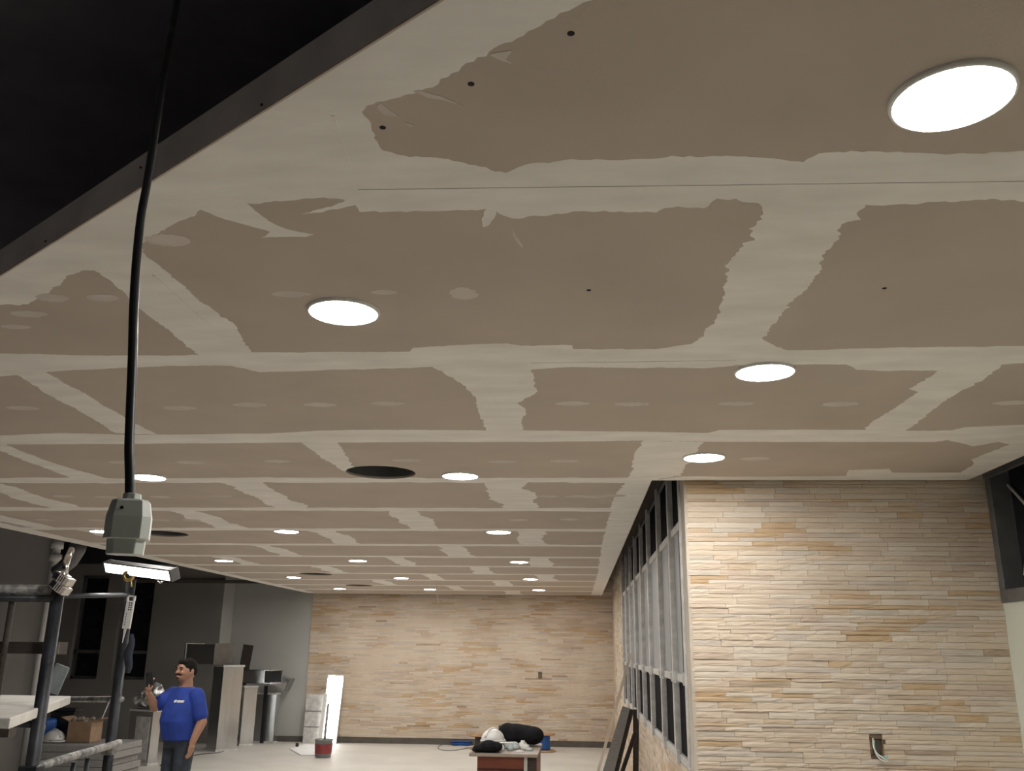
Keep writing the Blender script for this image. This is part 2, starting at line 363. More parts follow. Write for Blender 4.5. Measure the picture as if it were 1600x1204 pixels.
JX = {5: [cx(545, 230)], 6: [cx(300, 490), cx(1215, 430)], 7: [cx(150, 630), cx(780, 620), cx(1440, 620)],
      8: [cx(100, 722), cx(525, 712), cx(1030, 715)], 9: [cx(45, 775), cx(418, 773), cx(803, 773)],
      10: [cx(30, 815), cx(328, 812), cx(650, 810)], 11: [cx(530, 840), cx(834, 840), cx(200, 842)],
      12: [cx(711, 860), cx(440, 862)], 13: [cx(627, 876), cx(847, 876), cx(390, 880)], 14: [cx(753, 890), cx(520, 890)],
      15: [cx(676, 900), cx(855, 901)], 16: [cx(785, 909), cx(600, 909)], 17: [cx(710, 917)], 18: [cx(800, 923)]}
HOLES = [(at_z(595, 738, CEIL), .205), (at_z(254, 833.5, CEIL), .23), (at_z(493, 896.5, CEIL), .23), (at_z(561, 914.3, CEIL), .23)]
cuts = []
for c, r in HOLES:
    cuts.append((c, r, MB().lathe([(r, CEIL-.05), (r, CEIL+.05)], 40, tr(c.x, c.y, 0)).build('cutter', 'dark')))
def cut_holes(o, x0, x1, y0, y1):
    hit = False
    for c, r, k in cuts:
        if x0-r < c.x < x1+r and y0-r < c.y < y1+r:
            md = o.modifiers.new('b', 'BOOLEAN'); md.object = k; md.operation = 'DIFFERENCE'; md.solver = 'EXACT'; hit = True
    if hit: bake(o)
for k in range(len(ROWY)-1):
    y0, y1 = ROWY[k]+0, ROWY[k+1]-0; xr = CXR if y1 < 5.49 else CXW
    xs = JX.get(k)
    if xs is None: xs = [-3.2+1.1*(k % 2), -.76+1.1*(k % 2), 1.68-.6*(k % 2)]
    else:
        xs = sorted(xs)
        while xs[0] > CXL+2.44: xs.insert(0, xs[0]-2.44)
        while xs[-1] < xr-2.44: xs.append(xs[-1]+2.44)
    xs = [CXL]+[x for x in xs if CXL+.1 < x < xr-.05]+[xr]
    for a, b_ in zip(xs[:-1], xs[1:]):
        p = clip([(a+0, y0), (b_-0, y0), (b_-0, y1), (a+0, y1)], P0, en)
        if len(p) < 3: continue
        o = MB().prism(p, CEIL, CEIL+.0125).build('gypsum_board', 'board', ceil_); cut_holes(o, a, b_, y0, y1)
# fascia along the open edges
fa, fb = P0+ed_*4.6, P0-ed_*((EA.x-CXL)/abs(ed_.x))
fh = .085
q = MB(); n3 = en*.03
q.add([fa+Vector((0, 0, CEIL+.0)), fb+Vector((0, 0, CEIL)), fb+n3+Vector((0, 0, CEIL)), fa+n3+Vector((0, 0, CEIL))]+
      [fa+Vector((0, 0, CEIL+fh)), fb+Vector((0, 0, CEIL+fh)), fb+n3+Vector((0, 0, CEIL+fh)), fa+n3+Vector((0, 0, CEIL+fh))],
      [(4, 5, 6, 7), (0, 1, 5, 4), (1, 2, 6, 5), (2, 3, 7, 6), (3, 0, 4, 7)])
q.v = [v-en*.004 for v in q.v]
q.build('edge_fascia', 'fascia', ceil_)
MB().box(CXL-.004, CXL+.02, fb.y, CYB, CEIL+.0, CEIL+fh).build('edge_fascia', 'fascia', ceil_)
MB().box(CXW-.02, CXW+.004, CYN, CYB, CEIL+.001, CEIL+fh).build('edge_fascia', 'fascia', ceil_)
q = MB()
for i in range(14):
    p = P0+ed_*(-3.0+i*.42+.1*math.sin(i*7))-en*.006; q.ell((p.x, p.y, CEIL+.03+.02*math.sin(i*3)), (.0028, .0028, .0028), 8, 4)
q.build('screw_heads', 'dark', ceil_)['kind'] = 'stuff'
# filler
LAYER = [0]
def ragged(pts, step, amp, seed):
    out = []; n = len(pts); sd = seed*13.7
    for i in range(n):
        a, b = pts[i], pts[(i+1) % n]; A = Vector((a[0], a[1])); B = Vector((b[0], b[1])); L = (B-A).length
        hard = len(a) > 2
        if hard or L < step*1.2: out.append((A.x, A.y)); continue
        k = max(1, int(L/step)); nn = Vector((-(B-A).y, (B-A).x)).normalized()
        for j in range(k):
            t = j/k; P = A+(B-A)*t; w_ = min(1, 4*t*(1-t)*2)
            d = (noise.noise(Vector((P.x*5, P.y*5, sd)))*1.2+noise.noise(Vector((P.x*17, P.y*17, sd+4)))*.8+noise.noise(Vector((P.x*55, P.y*55, sd+9)))*.7+noise.noise(Vector((P.x*140, P.y*90, sd+19)))*.5)*amp*w_
            P = P+nn*d; out.append((P.x, P.y))
    return out
def mud(pts, amp=.012, step=.012, M='mud', name='joint_compound'):
    LAYER[0] += 1; z = CEIL-.0003-.000006*LAYER[0]
    pg = ragged(pts, step, amp, LAYER[0])
    o = MB().prism(pg, z, CEIL-.0001).build(name, M, ceil_)
    xs = [p[0] for p in pg]; ys = [p[1] for p in pg]; cut_holes(o, min(xs), max(xs), min(ys), max(ys)); return o
def pmud(px, **k):
    pts = []
    for p in px:
        c = at_z(p[0], p[1], CEIL); pts.append((c.x, c.y, 1) if len(p) > 2 else (c.x, c.y))
    return mud(pts, **k)
eg = lambda px, py, k=.003: (lambda c: (c.x, c.y))(at_z(px, py, CEIL))
def edge_pt(s, off=.004): p = P0+ed_*s+en*off; return (p.x, p.y, 1)
W = lambda *l: [((lambda c: (c.x, c.y))(at_z(p[0], p[1], CEIL))) for p in l]
sB = (EB-EA).dot(ed_)
# A: filler along the diagonal open edge
mud([edge_pt(-4.2), edge_pt(4.3)]+[(lambda p: (p.x, p.y))(P0+ed_*4.3+en*.45)]+W((925, 0), (875, 20), (845, 40), (800, 65), (760, 88), (700, 120), (665, 138), (625, 152), (600, 158), (565, 175), (582, 205), (600, 236),
    (560, 300), (400, 312), (315, 325), (268, 352), (222, 380), (200, 400), (175, 425), (140, 422), (115, 428), (95, 445), (60, 465), (35, 475), (0, 476), (-120, 545))+
    [(lambda p: (p.x, p.y))(P0-ed_*2.2+en*.16), (lambda p: (p.x, p.y))(P0-ed_*4.2+en*.16)], amp=.010)
# B: first long joint
pmud([(545, 225), (600, 235), (640, 245), (700, 248), (750, 260), (790, 270), (830, 255), (950, 250), (1030, 247), (1125, 244), (1190, 246), (1255, 253), (1280, 239), (1330, 235), (1450, 239), (1600, 235), (1900, 230),
      (1900, 312), (1600, 315), (1550, 310), (1450, 315), (1355, 320), (1192, 325), (1185, 317), (1150, 310), (1120, 310), (1100, 325), (1050, 324), (1025, 332), (895, 330), (860, 336), (800, 341), (775, 330), (768, 345), (755, 355), (760, 326), (650, 329), (562, 331), (555, 320), (500, 332), (470, 334), (540, 312), (465, 312), (407, 318), (300, 320), (400, 290), (520, 280)], amp=.008)
# tongue left of R2
pmud([(310, 312), (375, 308), (400, 330), (420, 345), (450, 358), (492, 366), (478, 370), (408, 371), (422, 362), (380, 350), (345, 340), (312, 327)], amp=.004)
# C: cross joints of the first full row
pmud([(1185, 300), (1192, 330), (1170, 357), (1180, 375), (1150, 395), (1132, 415), (1135, 435), (1125, 475), (1117, 500), (1100, 525), (1075, 545), (1232, 548), (1192, 530), (1215, 500), (1240, 470), (1270, 440), (1285, 420), (1290, 395), (1312, 372), (1307, 360), (1315, 350), (1345, 343), (1352, 300)], amp=.016, step=.012)
pmud([(215, 372), (222, 393), (280, 440), (345, 495), (365, 505), (397, 556), (313, 556), (270, 520), (235, 495), (200, 465), (175, 440), (140, 415)], amp=.010)
# D: second long joint
pmud([(-260, 545), (0, 552), (150, 555), (285, 555), (395, 550), (640, 549), (645, 543), (706, 539), (792, 536), (822, 539), (894, 539), (896, 545), (1025, 545), (1100, 534), (1180, 545), (1235, 547), (1450, 542), (1600, 540), (1800, 538),
      (1800, 566), (1600, 567), (1566, 569), (1465, 579), (1375, 579), (1337, 577), (1322, 569), (1150, 570), (1100, 575), (894, 573), (830, 577), (676, 573), (600, 575), (487, 579), (405, 581), (360, 571), (262, 571), (180, 575), (97, 579), (71, 581), (0, 588), (-260, 580)], amp=.007)
pmud([(0, 572), (37, 592), (75, 616), (131, 646), (180, 676), (244, 678), (210, 661), (169, 637), (124, 609), (71, 581), (60, 570)], amp=.010)
pmud([(655, 560), (676, 573), (695, 584), (721, 599), (744, 620), (747, 639), (755, 665), (759, 678), (818, 678), (817, 650), (822, 639), (807, 629), (839, 612), (837, 599), (830, 577), (850, 560)], amp=.010)
pmud([(1470, 565), (1465, 579), (1420, 607), (1435, 612), (1401, 635), (1364, 657), (1345, 676), (1412, 676), (1435, 657), (1469, 631), (1499, 612), (1536, 594), (1566, 569), (1575, 560)], amp=.012)
# E: third long joint
pmud([(-500, 678), (0, 680), (100, 676), (200, 679), (420, 677), (500, 672), (600, 671), (820, 672), (1000, 674), (1105, 676), (1124, 671), (1311, 671), (1414, 672), (1450, 673), (1487, 672), (1510, 667), (1600, 663), (1640, 660),
      (1640, 690), (1585, 695), (1560, 690), (1520, 697), (1480, 687), (1461, 690), (1131, 690), (1006, 688), (840, 690), (680, 690), (530, 691), (472, 691), (210, 693), (0, 694), (-500, 696)], amp=.006)
pmud([(0, 690), (-60, 690), (0, 703), (45, 722), (120, 750), (180, 750), (127, 736), (75, 720), (10, 695)], amp=.012)
pmud([(465, 686), (472, 691), (499, 711), (535, 735), (560, 742), (544, 720), (529, 693), (535, 686)], amp=.012)
# edge bands
mud([(CXW-.002, CYB-.002, 1), (CXW-.002, CYN, 1), (CXW+.02, CYN-.004)]+W((1064, 742), (1070, 728), (1100, 690), (1006, 688), (991, 710), (985, 742))+[(CXW-.20, 6.1), (CXW-.21, 9), (CXW-.18, 12), (CXW-.2, CYB-.05), (CXW-.1, CYB-.003, 1)], amp=.014)
mud([(CXW, CYN-.004, 1), (CXR-.003, CYN-.004, 1)]+W((1502, 738), (1394, 738), (1390, 732), (1326, 734), (1322, 743), (1200, 744.5), (1062, 744)), amp=.006)
mud([(CXR-.003, CYN-.004, 1), (CXR-.003, -3.5, 1), (CXR-.22, -3.5), (CXR-.24, 3.2)]+W((1650, 664), (1600, 664), (1590, 690), (1540, 708), (1517, 717), (1521, 725), (1502, 738)), amp=.012)
mud([(CXL+.003, CYB-.003, 1), (CXL+.003, fb.y+.2, 1), (CXL+.2, fb.y+.1), (CXL+.21, 9), (CXL+.18, 12), (CXL+.2, CYB-.003)], amp=.02, step=.04)
mud([(CXL+.003, CYB-.003, 1), (CXW-.003, CYB-.003, 1), (CXW-.003, CYB-.16), (CXL, CYB-.18)], amp=.02, step=.05)
# far joints, generated row by row
rr = random.Random(5)
for k in range(9, len(ROWY)-1):
    y = ROWY[k]; hw = .085 if k > 9 else .10
    n = 14; top = [(CXL+.01+(CXW-CXL-.02)*i/n, y-hw*rr.uniform(.75, 1.2)) for i in range(n+1)]; bot = [(p[0], y+hw*rr.uniform(.75, 1.15)) for p in top[::-1]]
    if k == 9: bot = [(p[0], y+.06*rr.uniform(.7, 1.2)) for p in top[::-1]]
    mud(top+bot, amp=.018, step=.05)
# near joints outside the picture
for k in range(1, 6):
    y = ROWY[k]
    if k == 5: continue
    s = clip([(CXL, y-.1), (CXR, y-.1), (CXR, y+.1), (CXL, y+.1)], P0, en)
    if len(s) >= 3: mud(s, amp=.012, step=.04)
def cross(k, xc, w0=.13, w1=.10, sk=0, st=.035):
    y0, y1 = ROWY[k], ROWY[k+1]; ns = 5; L = []; R_ = []
    for i in range(ns+1):
        y = y0+(y1-y0)*i/ns; L.append((xc-w0*rr.uniform(.7, 1.45)+sk*(i/ns-.5), y)); R_.append((xc+w1*rr.uniform(.7, 1.5)+sk*(i/ns-.5), y))
    mud(L+R_[::-1], amp=.022, step=st)
for k in range(9, len(ROWY)-1):
    for x in JX.get(k, []):
        if CXL+.2 < x < CXW-.25: cross(k, x)
# dabs over the screws
def dab(px, py, L=.085, Wd=.03, M='mud', z=0):
    c = at_z(px, py, CEIL); pts = [(c.x+L*math.cos(a)*(1 if math.cos(2*a) > 0 else .8), c.y+Wd*math.sin(a)) for a in [i*math.pi/6 for i in range(12)]]
    mud(pts, amp=.008, step=.012, M=M, name='filler_dab')
for p in [(725, 458, .045, .05), (262, 375, .06, .04), (82, 465, .05, .035), (160, 465, .05, .03), (45, 490, .06, .03), (25, 510, .05, .025), (455, 459, .06, .025), (600, 456, .04, .02)]: dab(*p, M='mudthin')
for x, y in [(280, 637), (390, 632), (500, 632), (606, 630), (895, 630), (987, 631), (1150, 630), (1313, 631), (1580, 629), (35, 637)]: dab(x, y, .075, .038, 'mudthin')
for x, y in [(190, 722), (298, 722), (432, 720), (635, 719), (785, 721), (880, 720), (1180, 716)]: dab(x, y, .08, .045, 'mudthin')
for x, y in [(100, 775), (165, 776), (250, 776), (345, 775), (855, 775), (900, 775), (930, 776), (960, 774)]: dab(x, y, .08, .05, 'mudthin')
for x, y in [(70, 812), (150, 812), (250, 812), (300, 812), (810, 812), (890, 811)]: dab(x, y, .08, .06, 'mudthin')
# smears by the front edge
pmud([(655, 140), (690, 150), (725, 165), (700, 158), (668, 152), (645, 142)], amp=.003, step=.01, M='mudthin', name='filler_smear')
pmud([(595, 160), (610, 172), (625, 182), (602, 180), (588, 166)], amp=.003, step=.01, M='mudthin', name='filler_smear')
pmud([(632, 190), (648, 195), (640, 198)], amp=.002, step=.01, M='mudthin', name='filler_smear')
pmud([(765, 85), (785, 95), (805, 100), (790, 92), (800, 78)], amp=.003, step=.01, M='mudthin', name='filler_smear')
pmud([(800, 355), (806, 368), (816, 382), (817, 388), (808, 378), (801, 366)], amp=.002, step=.01, M='mudthin', name='filler_smear')
# tape ridges: narrow proud lines where paper tape shows
for a, b_ in [((560, 297), (1600, 284)), ((240, 430), (350, 530)), ((745, 562), (775, 640)), ((520, 180), (556, 290)), ((830, 567), (1150, 563))]:
    A, B = at_z(*a, CEIL), at_z(*b_, CEIL); d = (B-A).normalized(); nn = Vector((-d.y, d.x, 0))*.004; LAYER[0] += 1
    pts = [A+nn, B+nn, B-nn, A-nn]; MB().prism([(p.x, p.y) for p in pts], CEIL-.0012-.000006*LAYER[0], CEIL-.0004).build('tape_ridge', 'mud', ceil_)
# screw holes
for x, y in [(892, 52), (736, 131), (598, 199), (920, 453), (1382, 450)]:
    c = at_z(x, y, CEIL); MB().lathe([(.0065, CEIL-.0009), (.0065, CEIL+.002)], 10, tr(c.x, c.y, 0)).build('screw_hole', 'dark', ceil_)
for c, r, k in cuts: bpy.data.objects.remove(k)
# open duct holes
hl = ['large round open duct hole in the ceiling, nearest of the four', 'round open duct hole in the ceiling beside the hanging grey plug',
      'round open duct hole in the far ceiling, left of the two distant ones', 'round open duct hole farthest back, closest to the end wall']
for (c, r), l in zip(HOLES, hl):
    t = thing('duct_opening', (c.x, c.y, CEIL), l, 'duct opening', 'open duct holes in the ceiling')
    MB().lathe([(r+.004, CEIL+.013), (r+.004, CEIL+.4), (r-.0, CEIL+.4), (r-.0, CEIL+.013)], 40, tr(c.x, c.y, 0), False, False).build('collar', 'alumdark', t, True)
    MB().lathe([(r-.002, CEIL+.38), (r-.002, CEIL+.40)], 32, tr(c.x, c.y, 0)).build('duct_liner', 'dark', t)
# ------------------------------------------------------------------ downlights
DL = [((1487, 150), 'big glaring round downlight at upper right, nearest the camera'),
      ((537, 485), 'bright round downlight on bare board, right of the hanging black cable'),
      ((1195, 579), 'bright round downlight on the second long joint, above the stone wall'),
      ((1100, 713), 'round downlight directly in front of the near stone wall corner'),
      ((719, 742), 'round downlight right beside the nearest open duct hole'),
      ((231, 744), 'round downlight touching the hanging cable just above the grey plug'),
      ((160, 829), 'round downlight half hidden behind the left side of the grey plug'),
      ((448, 829), 'round downlight in the row at plug height, between plug and ceiling middle'),
      ((779, 830), 'round downlight in the middle rows, right one of the row at plug height'),
      ((350, 875), 'small round downlight near the left ceiling edge above the tall metal ducts'),
      ((559, 875), 'small round downlight in the middle of the third row before the end wall'),
      ((811, 877), 'small round downlight at the right of the third row before the end wall'),
      ((459, 901), 'small round downlight left of the narrow far duct hole'),
      ((627, 902), 'small round downlight in the middle of the second row from the end wall'),
      ((829, 904), 'small round downlight at the right of the second row from the end wall'),
      ((531, 919), 'tiny round downlight left of the last row, beside the farthest duct hole'),
      ((672, 920), 'tiny round downlight in the last row beside the dangling wire'),
      ((842, 921), 'tiny round downlight at the right end of the last row')]
proto = None
for (p, l) in DL:
    c = at_z(*p, CEIL)
    if proto is None:
        proto = thing('downlight', (0, 0, 0), l, 'downlight', 'round ceiling downlights')
        MB().lathe([(.1035, -.0085), (.1045, -.0105), (.110, -.009), (.1125, -.003), (.1125, 0)], 40, None, False, False).build('trim_ring', 'ring', proto, True)
        MB().lathe([(.1045, -.0020), (.1045, -.0060)], 40).build('lens', 'lens', proto)
        o = proto; o.location = c; ORG[o.name] = c
    else:
        o = copy_tree(proto, c); o['label'] = l
# ------------------------------------------------------------------ hanging cable with plug
cp = [at_y(p[0], p[1], y) for p, y in (((203, 778), 1.10), ((203, 740), 1.10), ((202, 700), 1.10), ((204, 640), 1.105), ((207, 560), 1.11), ((209, 480), 1.12), ((213, 410), 1.14), ((220, 340), 1.17), ((229, 290), 1.19), ((240, 220), 1.22), ((252, 140), 1.26), ((265, 60), 1.30), ((277, 0), 1.33))]
cp += [Vector((cp[-1].x+.01, 1.36, 3.3)), Vector((cp[-1].x+.0, 1.37, ROOF))]
base = cp[0]
t = thing('hanging_power_cord', base, 'black power cord hanging from above with a grey plug connector', 'power cord')
def smoothpts(pts, k=4):
    out = []
    for i in range(len(pts)-1):
        p0, p1, p2, p3 = pts[max(i-1, 0)], pts[i], pts[i+1], pts[min(i+2, len(pts)-1)]
        for j in range(k):
            u = j/k; out.append(.5*((2*p1)+(p2-p0)*u+(2*p0-5*p1+4*p2-p3)*u*u+(3*p1-p0-3*p2+p3)*u**3))
    return out+[pts[-1]]
MB().tube(smoothpts(cp), .0062, 12).build('cable', 'cable', t, True)
def oct_ring(wx, wy, ch, z): return [(wx-ch, -wy, z), (wx, -wy+ch, z), (wx, wy-ch, z), (wx-ch, wy, z), (-wx+ch, wy, z), (-wx, wy-ch, z), (-wx, -wy+ch, z), (-wx+ch, -wy, z)]
pm = tr(*at_y(201, 818, 1.10)) @ rot(20)
s_ = 1.10/1412*1.03
R8 = lambda w_, d, c, py: oct_ring(w_*s_/2, d*s_/2, c*s_, (818-py)*s_)
pb = MB(pm).rings([R8(48, 34, 9, 781), R8(56, 40, 10, 784), R8(62, 44, 11, 800), R8(66, 46, 12, 808), R8(66, 46, 12, 842), R8(64, 44, 12, 843)]).build('plug_body', 'plug', t, bevel=.0012)
MB(pm).rings([R8(26, 26, 8, 771), R8(27, 27, 8, 783)]).build('strain_relief', 'plug', t, bevel=.001)
MB(pm).rings([R8(56, 37, 12, 842), R8(54, 36, 12, 866)]).build('plug_skirt', 'plug', t, bevel=.001)
MB(pm).tube([(-10*s_, -23*s_, 22*s_), (-10*s_, -18*s_, 22*s_)], 2.6*s_, 12).build('screw_recess', 'black', pb)
# ------------------------------------------------------------------ scaffold
YM, YNN = 3.4, 4.2
mb_, mt_ = at_y(72, 1050, YM), at_y(72, 1050, YM)
Mx = mb_.x; Nx = at_y(193, 1000, YNN).x
t = thing('pipe_scaffold', (Mx, YM, 0), 'dark navy pipe scaffold frame standing at the left edge', 'scaffold')
Mtop = at_y(95, 915, YM).z; Ntop = at_y(205, 905, YNN).z
MB().tube([(Mx, YM, 0), (Mx, YM, Mtop)], .024, 14).build('post', 'navy', t, True)
MB().tube([(Nx, YNN, 0), (Nx, YNN, Ntop)], .022, 14).build('post', 'navy', t, True)
for pa, pb_, r, mtl in ((at_y(92, 931, YM), at_y(203, 929, YNN), .010, 'navy'), (at_y(110, 1092, 4.55), at_y(190, 1092, YNN), .014, 'navyworn'), (at_y(52, 1199, YM), at_y(186, 1160, YNN), .0155, 'navyworn'), (Vector((Mx, YM, .35)), Vector((Nx, YNN, .35)), .017, 'navy')):
    MB().tube([pa, pb_], r, 10).build('rail', mtl, t, True)
zt = at_y(80, 921, YM).z; zt2 = at_y(80, 935, YM).z
MB().tube([(Mx+.02, YM, zt), (Mx-1.6, YM, zt+.0)], .019, 12).build('rail', 'navyworn', t, True)
MB().tube([(Mx, YM-.01, zt2), (Mx-1.6, YM-.01, zt2)], .014, 12).build('rail', 'navy', t, True)
b0, b1 = at_y(19, 940, YM), at_y(0, 1100, YM); zl = at_y(40, 1127, YM+.1).z
MB().tube([(b0.x, YM, b0.z+.03), (b0.x, YM, zl+.058)], .0115, 8).build('brace', 'plank', t, True)
zl = at_y(40, 1127, YM+.1).z
MB().tube([(Mx, YM, zl), (Mx-1.6, YM, zl)], .013, 10).build('rail', 'navy', t, True)
for px in (122, 145): 
    f = (px-60)/125; xx = Mx+(Nx-Mx)*f; yy = YM+(YNN-YM)*f
    MB().tube([(xx, yy, .35), (xx, yy, 1.205)], .010, 8).build('brace', 'navy', t, True)
MB().box(Nx-.026, Nx+.026, YNN-.026, YNN+.026, 1.19, 1.24).build('coupler', 'navyworn', t, bevel=.006)
MB().box(Mx-.035, Mx+.035, YM-.03, YM+.03, 1.18, 1.24).build('coupler', 'navy', t, bevel=.006)
for xx, yy in ((Mx, YM), (Nx, YNN)): MB().box(xx-.06, xx+.06, yy-.06, yy+.06, 0, .012).build('base_plate', 'navy', t)
# deck
zd = zl+.013+.045
c0, c1 = at_z(17, 1121, zd), at_z(111, 1087, zd)
o = MB().prism([(c0.x, c0.y), (c1.x, c1.y), (c1.x-1.9, c1.y), (c0.x-1.7, c0.y)], zd-.035, zd).build('scaffold_deck', 'deck', None, org=(c0.x, c0.y, zd-.035), bevel=.004)
tag(o, 'white plaster-splashed platform board lying on the scaffold', 'platform')
MB().box(c0.x-1.7, c0.x, c0.y, c0.y+.04, zd-.058, zd-.035).build('edge_batten', 'plank', o)
q1 = at_z(28, 1087, zd)
MB().box(q1.x-1.1, q1.x+.05, c1.y-.42, c1.y-.39, zd, zd+.004).build('board_joint', 'plank', o)
# dark plank
pz = at_y(80, 1012, YM+.06).z; px1 = at_y(98, 1012, YM+.06).x
o = MB().box(px1-1.7, px1, YM+.03, YM+.09, pz-.022, pz+.022).build('guard_plank', 'plank', None, org=(px1-.8, YM+.06, pz-.022), bevel=.002)
tag(o, 'dark stained plank fixed behind the scaffold post as guard rail', 'plank')
MB().box(px1, px1+.002, YM+.03, YM+.09, pz-.022, pz+.022).build('end_grain', 'plank', o)
MB().box(px1-.004, px1+.003, YM+.027, YM+.03, pz-.022, pz+.022).build('end_trim', 'woodend', o)
# plastic sheet, timber
a = at_z(80, 1086, zd); a.y = 4.45; a = at_y(76, 1086, 4.45)
o = MB(tr(a.x, 4.45, zd) @ rot(18, 'Y')).box(-.03, .045, 0, .012, 0, .135).build('plastic_bottle_sheet', 'plastic', None, org=(a.x, 4.45, zd), bevel=.01)
tag(o, 'tilted clear plastic sheet standing on the scaffold platform', 'sheet'); o.name = 'plastic_sheet'
a = at_y(43, 1140, 3.9)
o = MB(tr(a.x, 3.9, 0) @ rot(2, 'Y')).box(-.018, .018, -.02, .02, 0, a.z+.02).build('timber_stud', 'wood', None, org=(a.x, 3.9, 0))
tag(o, 'pale timber stud standing under the scaffold platform', 'timber')
# LED batten on the second post
bc0, bc1 = at_y(170, 884, 4.25), at_y(272, 897, 4.0)
dv = (bc1-bc0); L = dv.length; ax = dv.normalized(); up = Vector((0, -.55, 1)).normalized(); up = (up-ax*up.dot(ax)).normalized(); fw = up.cross(ax)
bm_ = Matrix(((ax.x, fw.x, up.x, bc0.x), (ax.y, fw.y, up.y, bc0.y), (ax.z, fw.z, up.z, bc0.z), (0, 0, 0, 1)))
fsn = 1 if (bm_.to_3x3() @ Vector((0, -1, 0))).y < 0 else -1
t = thing('work_light', (Nx, YNN, Ntop), 'lit strip work light with two rows of diodes on the scaffold post', 'work light')
hb = MB(bm_).box(-.004, L+.004, -.02, .02, -.026, .026).build('housing', 'black', t, bevel=.004)
yy = -.021*fsn
fb_ = MB(bm_).box(.006, L-.006, min(yy, yy-.002*fsn), max(yy, yy-.002*fsn), -.021, .021).build('diffuser', 'batten', t)
q = MB(bm_)
for r_ in (-.010, .010):
    for i in range(15): q.box(.02+i*(L-.04)/14-.003, .02+i*(L-.04)/14+.003, min(yy-.002*fsn, yy-.005*fsn), max(yy-.002*fsn, yy-.005*fsn), r_-.004, r_+.004)
q.build('diodes', 'alum', t)['kind'] = 'stuff'
for e in (-.004, L+.0): MB(bm_).box(e-.004, e+.008, -.024, .024, -.028, .028).build('end_cap', 'alumdark', t, bevel=.003)
MB().tube([(Nx, YNN, Ntop-.02), (Nx+.03, YNN-.03, Ntop+.03), bc0+ax*(L*.35)-up*.02], .009, 8).build('bracket', 'black', t, True)
a = at_y(252, 908, 4.03)
MB().tube([a+Vector((-.015, 0, 0)), a+Vector((0, -.01, -.008)), a+Vector((.012, 0, .004))], .004, 8).build('wing_nut', 'chrome', t, True)
# brass coupler
a = at_y(201, 899, 4.15)
t = thing('brass_fitting', a, 'small brass ring fitting under the strip work light', 'fitting')
q = MB(); q.tube([a+Vector((math.cos(i*math.pi/10)*.021, 0, math.sin(i*math.pi/10)*.019)) for i in range(21)], .009, 8, False); q.build('ring', 'brass', t, True)
MB().tube([a+Vector((0, .012, 0)), a+Vector((0, -.006, 0))], .015, 12).build('core', 'black', t)
MB().tube([a+Vector((.014, 0, -.02)), a+Vector((.02, 0, -.05))], .005, 8).build('pin', 'brass', t, True)
# white tag
a0, a1 = at_y(206, 930, 4.16), at_y(197, 982, 4.16)
zx = (a0-a1).normalized(); Lg = (a0-a1).length; rx = Vector((0, 1, 0)).cross(zx); 
tm = Matrix(((rx.x, 0, zx.x, a1.x), (rx.y, 1, zx.y, a1.y), (rx.z, 0, zx.z, a1.z), (0, 0, 0, 1)))
t = thing('hanging_tag', a1, 'white plastic tag with dark print hanging on the scaffold post', 'tag')
pl = MB(tm).box(-.019, .019, -.006, .006, 0, Lg*.84).build('plate', 'white', t, bevel=.003)
MB(tm).box(-.019, -.013, -.006, .006, Lg*.84, Lg).box(.013, .019, -.006, .006, Lg*.84, Lg).box(-.019, .019, -.006, .006, Lg-.006, Lg).build('hanger_loop', 'white', t)
q = MB(tm)
for r_ in range(4):
    for c_ in range(2): q.box(-.004+c_*.010, .002+c_*.010, -.0065, -.006, Lg*.55+r_*.010, Lg*.55+r_*.010+.0065)
for r_ in range(5): q.box(-.009, -.006, -.0065, -.006, Lg*.1+r_*.012, Lg*.1+r_*.012+.008)
q.build('print', 'black', pl)
MB(tm).add([(-.010, -.002, 0), (.002, -.002, 0), (-.006, -.002, -.062), (-.010, .002, 0), (.002, .002, 0), (-.006, .002, -.062)], [(0, 1, 2), (3, 5, 4), (0, 3, 4, 1), (1, 4, 5, 2), (2, 5, 3, 0)]).build('tail', 'white', t)
# dark rag on post
q = MB(); a = at_y(206, 990, 4.14); rg = []
for i in range(8):
    f = i/7; z = a.z-f*.17; wd = .008+.014*math.sin(f*2.8); off = .006*math.sin(f*9)
    rg.append([(a.x-wd+off, 4.14, z), (a.x+off, 4.12, z), (a.x+wd*1.1+off, 4.135, z), (a.x+off, 4.155, z)])
o = q.rings(rg).build('dark_rag', 'cloth', None, True, org=(a.x, 4.14, a.z-.2)); tag(o, 'dark blue rag hanging down along the scaffold post', 'rag')
# twin flood heads
t0 = at_y(97, 925, 3.36)
t = thing('twin_spotlight', t0, 'chrome twin-head spotlight clamped on the scaffold corner, switched off', 'spotlight')
P_ = lambda x, y, d=3.36: at_y(x, y, d)
MB().tube([P_(112, 858, 3.5), P_(106, 872, 3.42), P_(103, 880), P_(101, 898)], [.011, .012, .012, .012], 10).build('arm', 'chrome', t, True)
MB().tube([P_(80, 916), P_(90, 902)], .012, 10).build('knuckle', 'chrome', t, True)
for (u, v, ang, nm) in ((96, 902, 28, 'head'), (100, 911, 30, 'head')):
    pass
for cpx, cpy, an in ((101, 905, 28), (96, 918, 34)):
    c = P_(cpx, cpy); mm = tr(*c) @ rot(an, 'Y')
    h = MB(mm).box(-.038, .014, -.028, .028, -.017, .017).build('head', 'chrome', t, bevel=.006)
    MB(mm).box(.012, .030, -.026, .026, -.015, .015).build('lens', 'lensoff', h, bevel=.003)
    lf = MB(mm)
    for i in range(4): lf.box(-.012+.009*i, -.009+.009*i, -.0295, -.027, -.015, .015)
    lf.build('grille', 'lensoff', h)
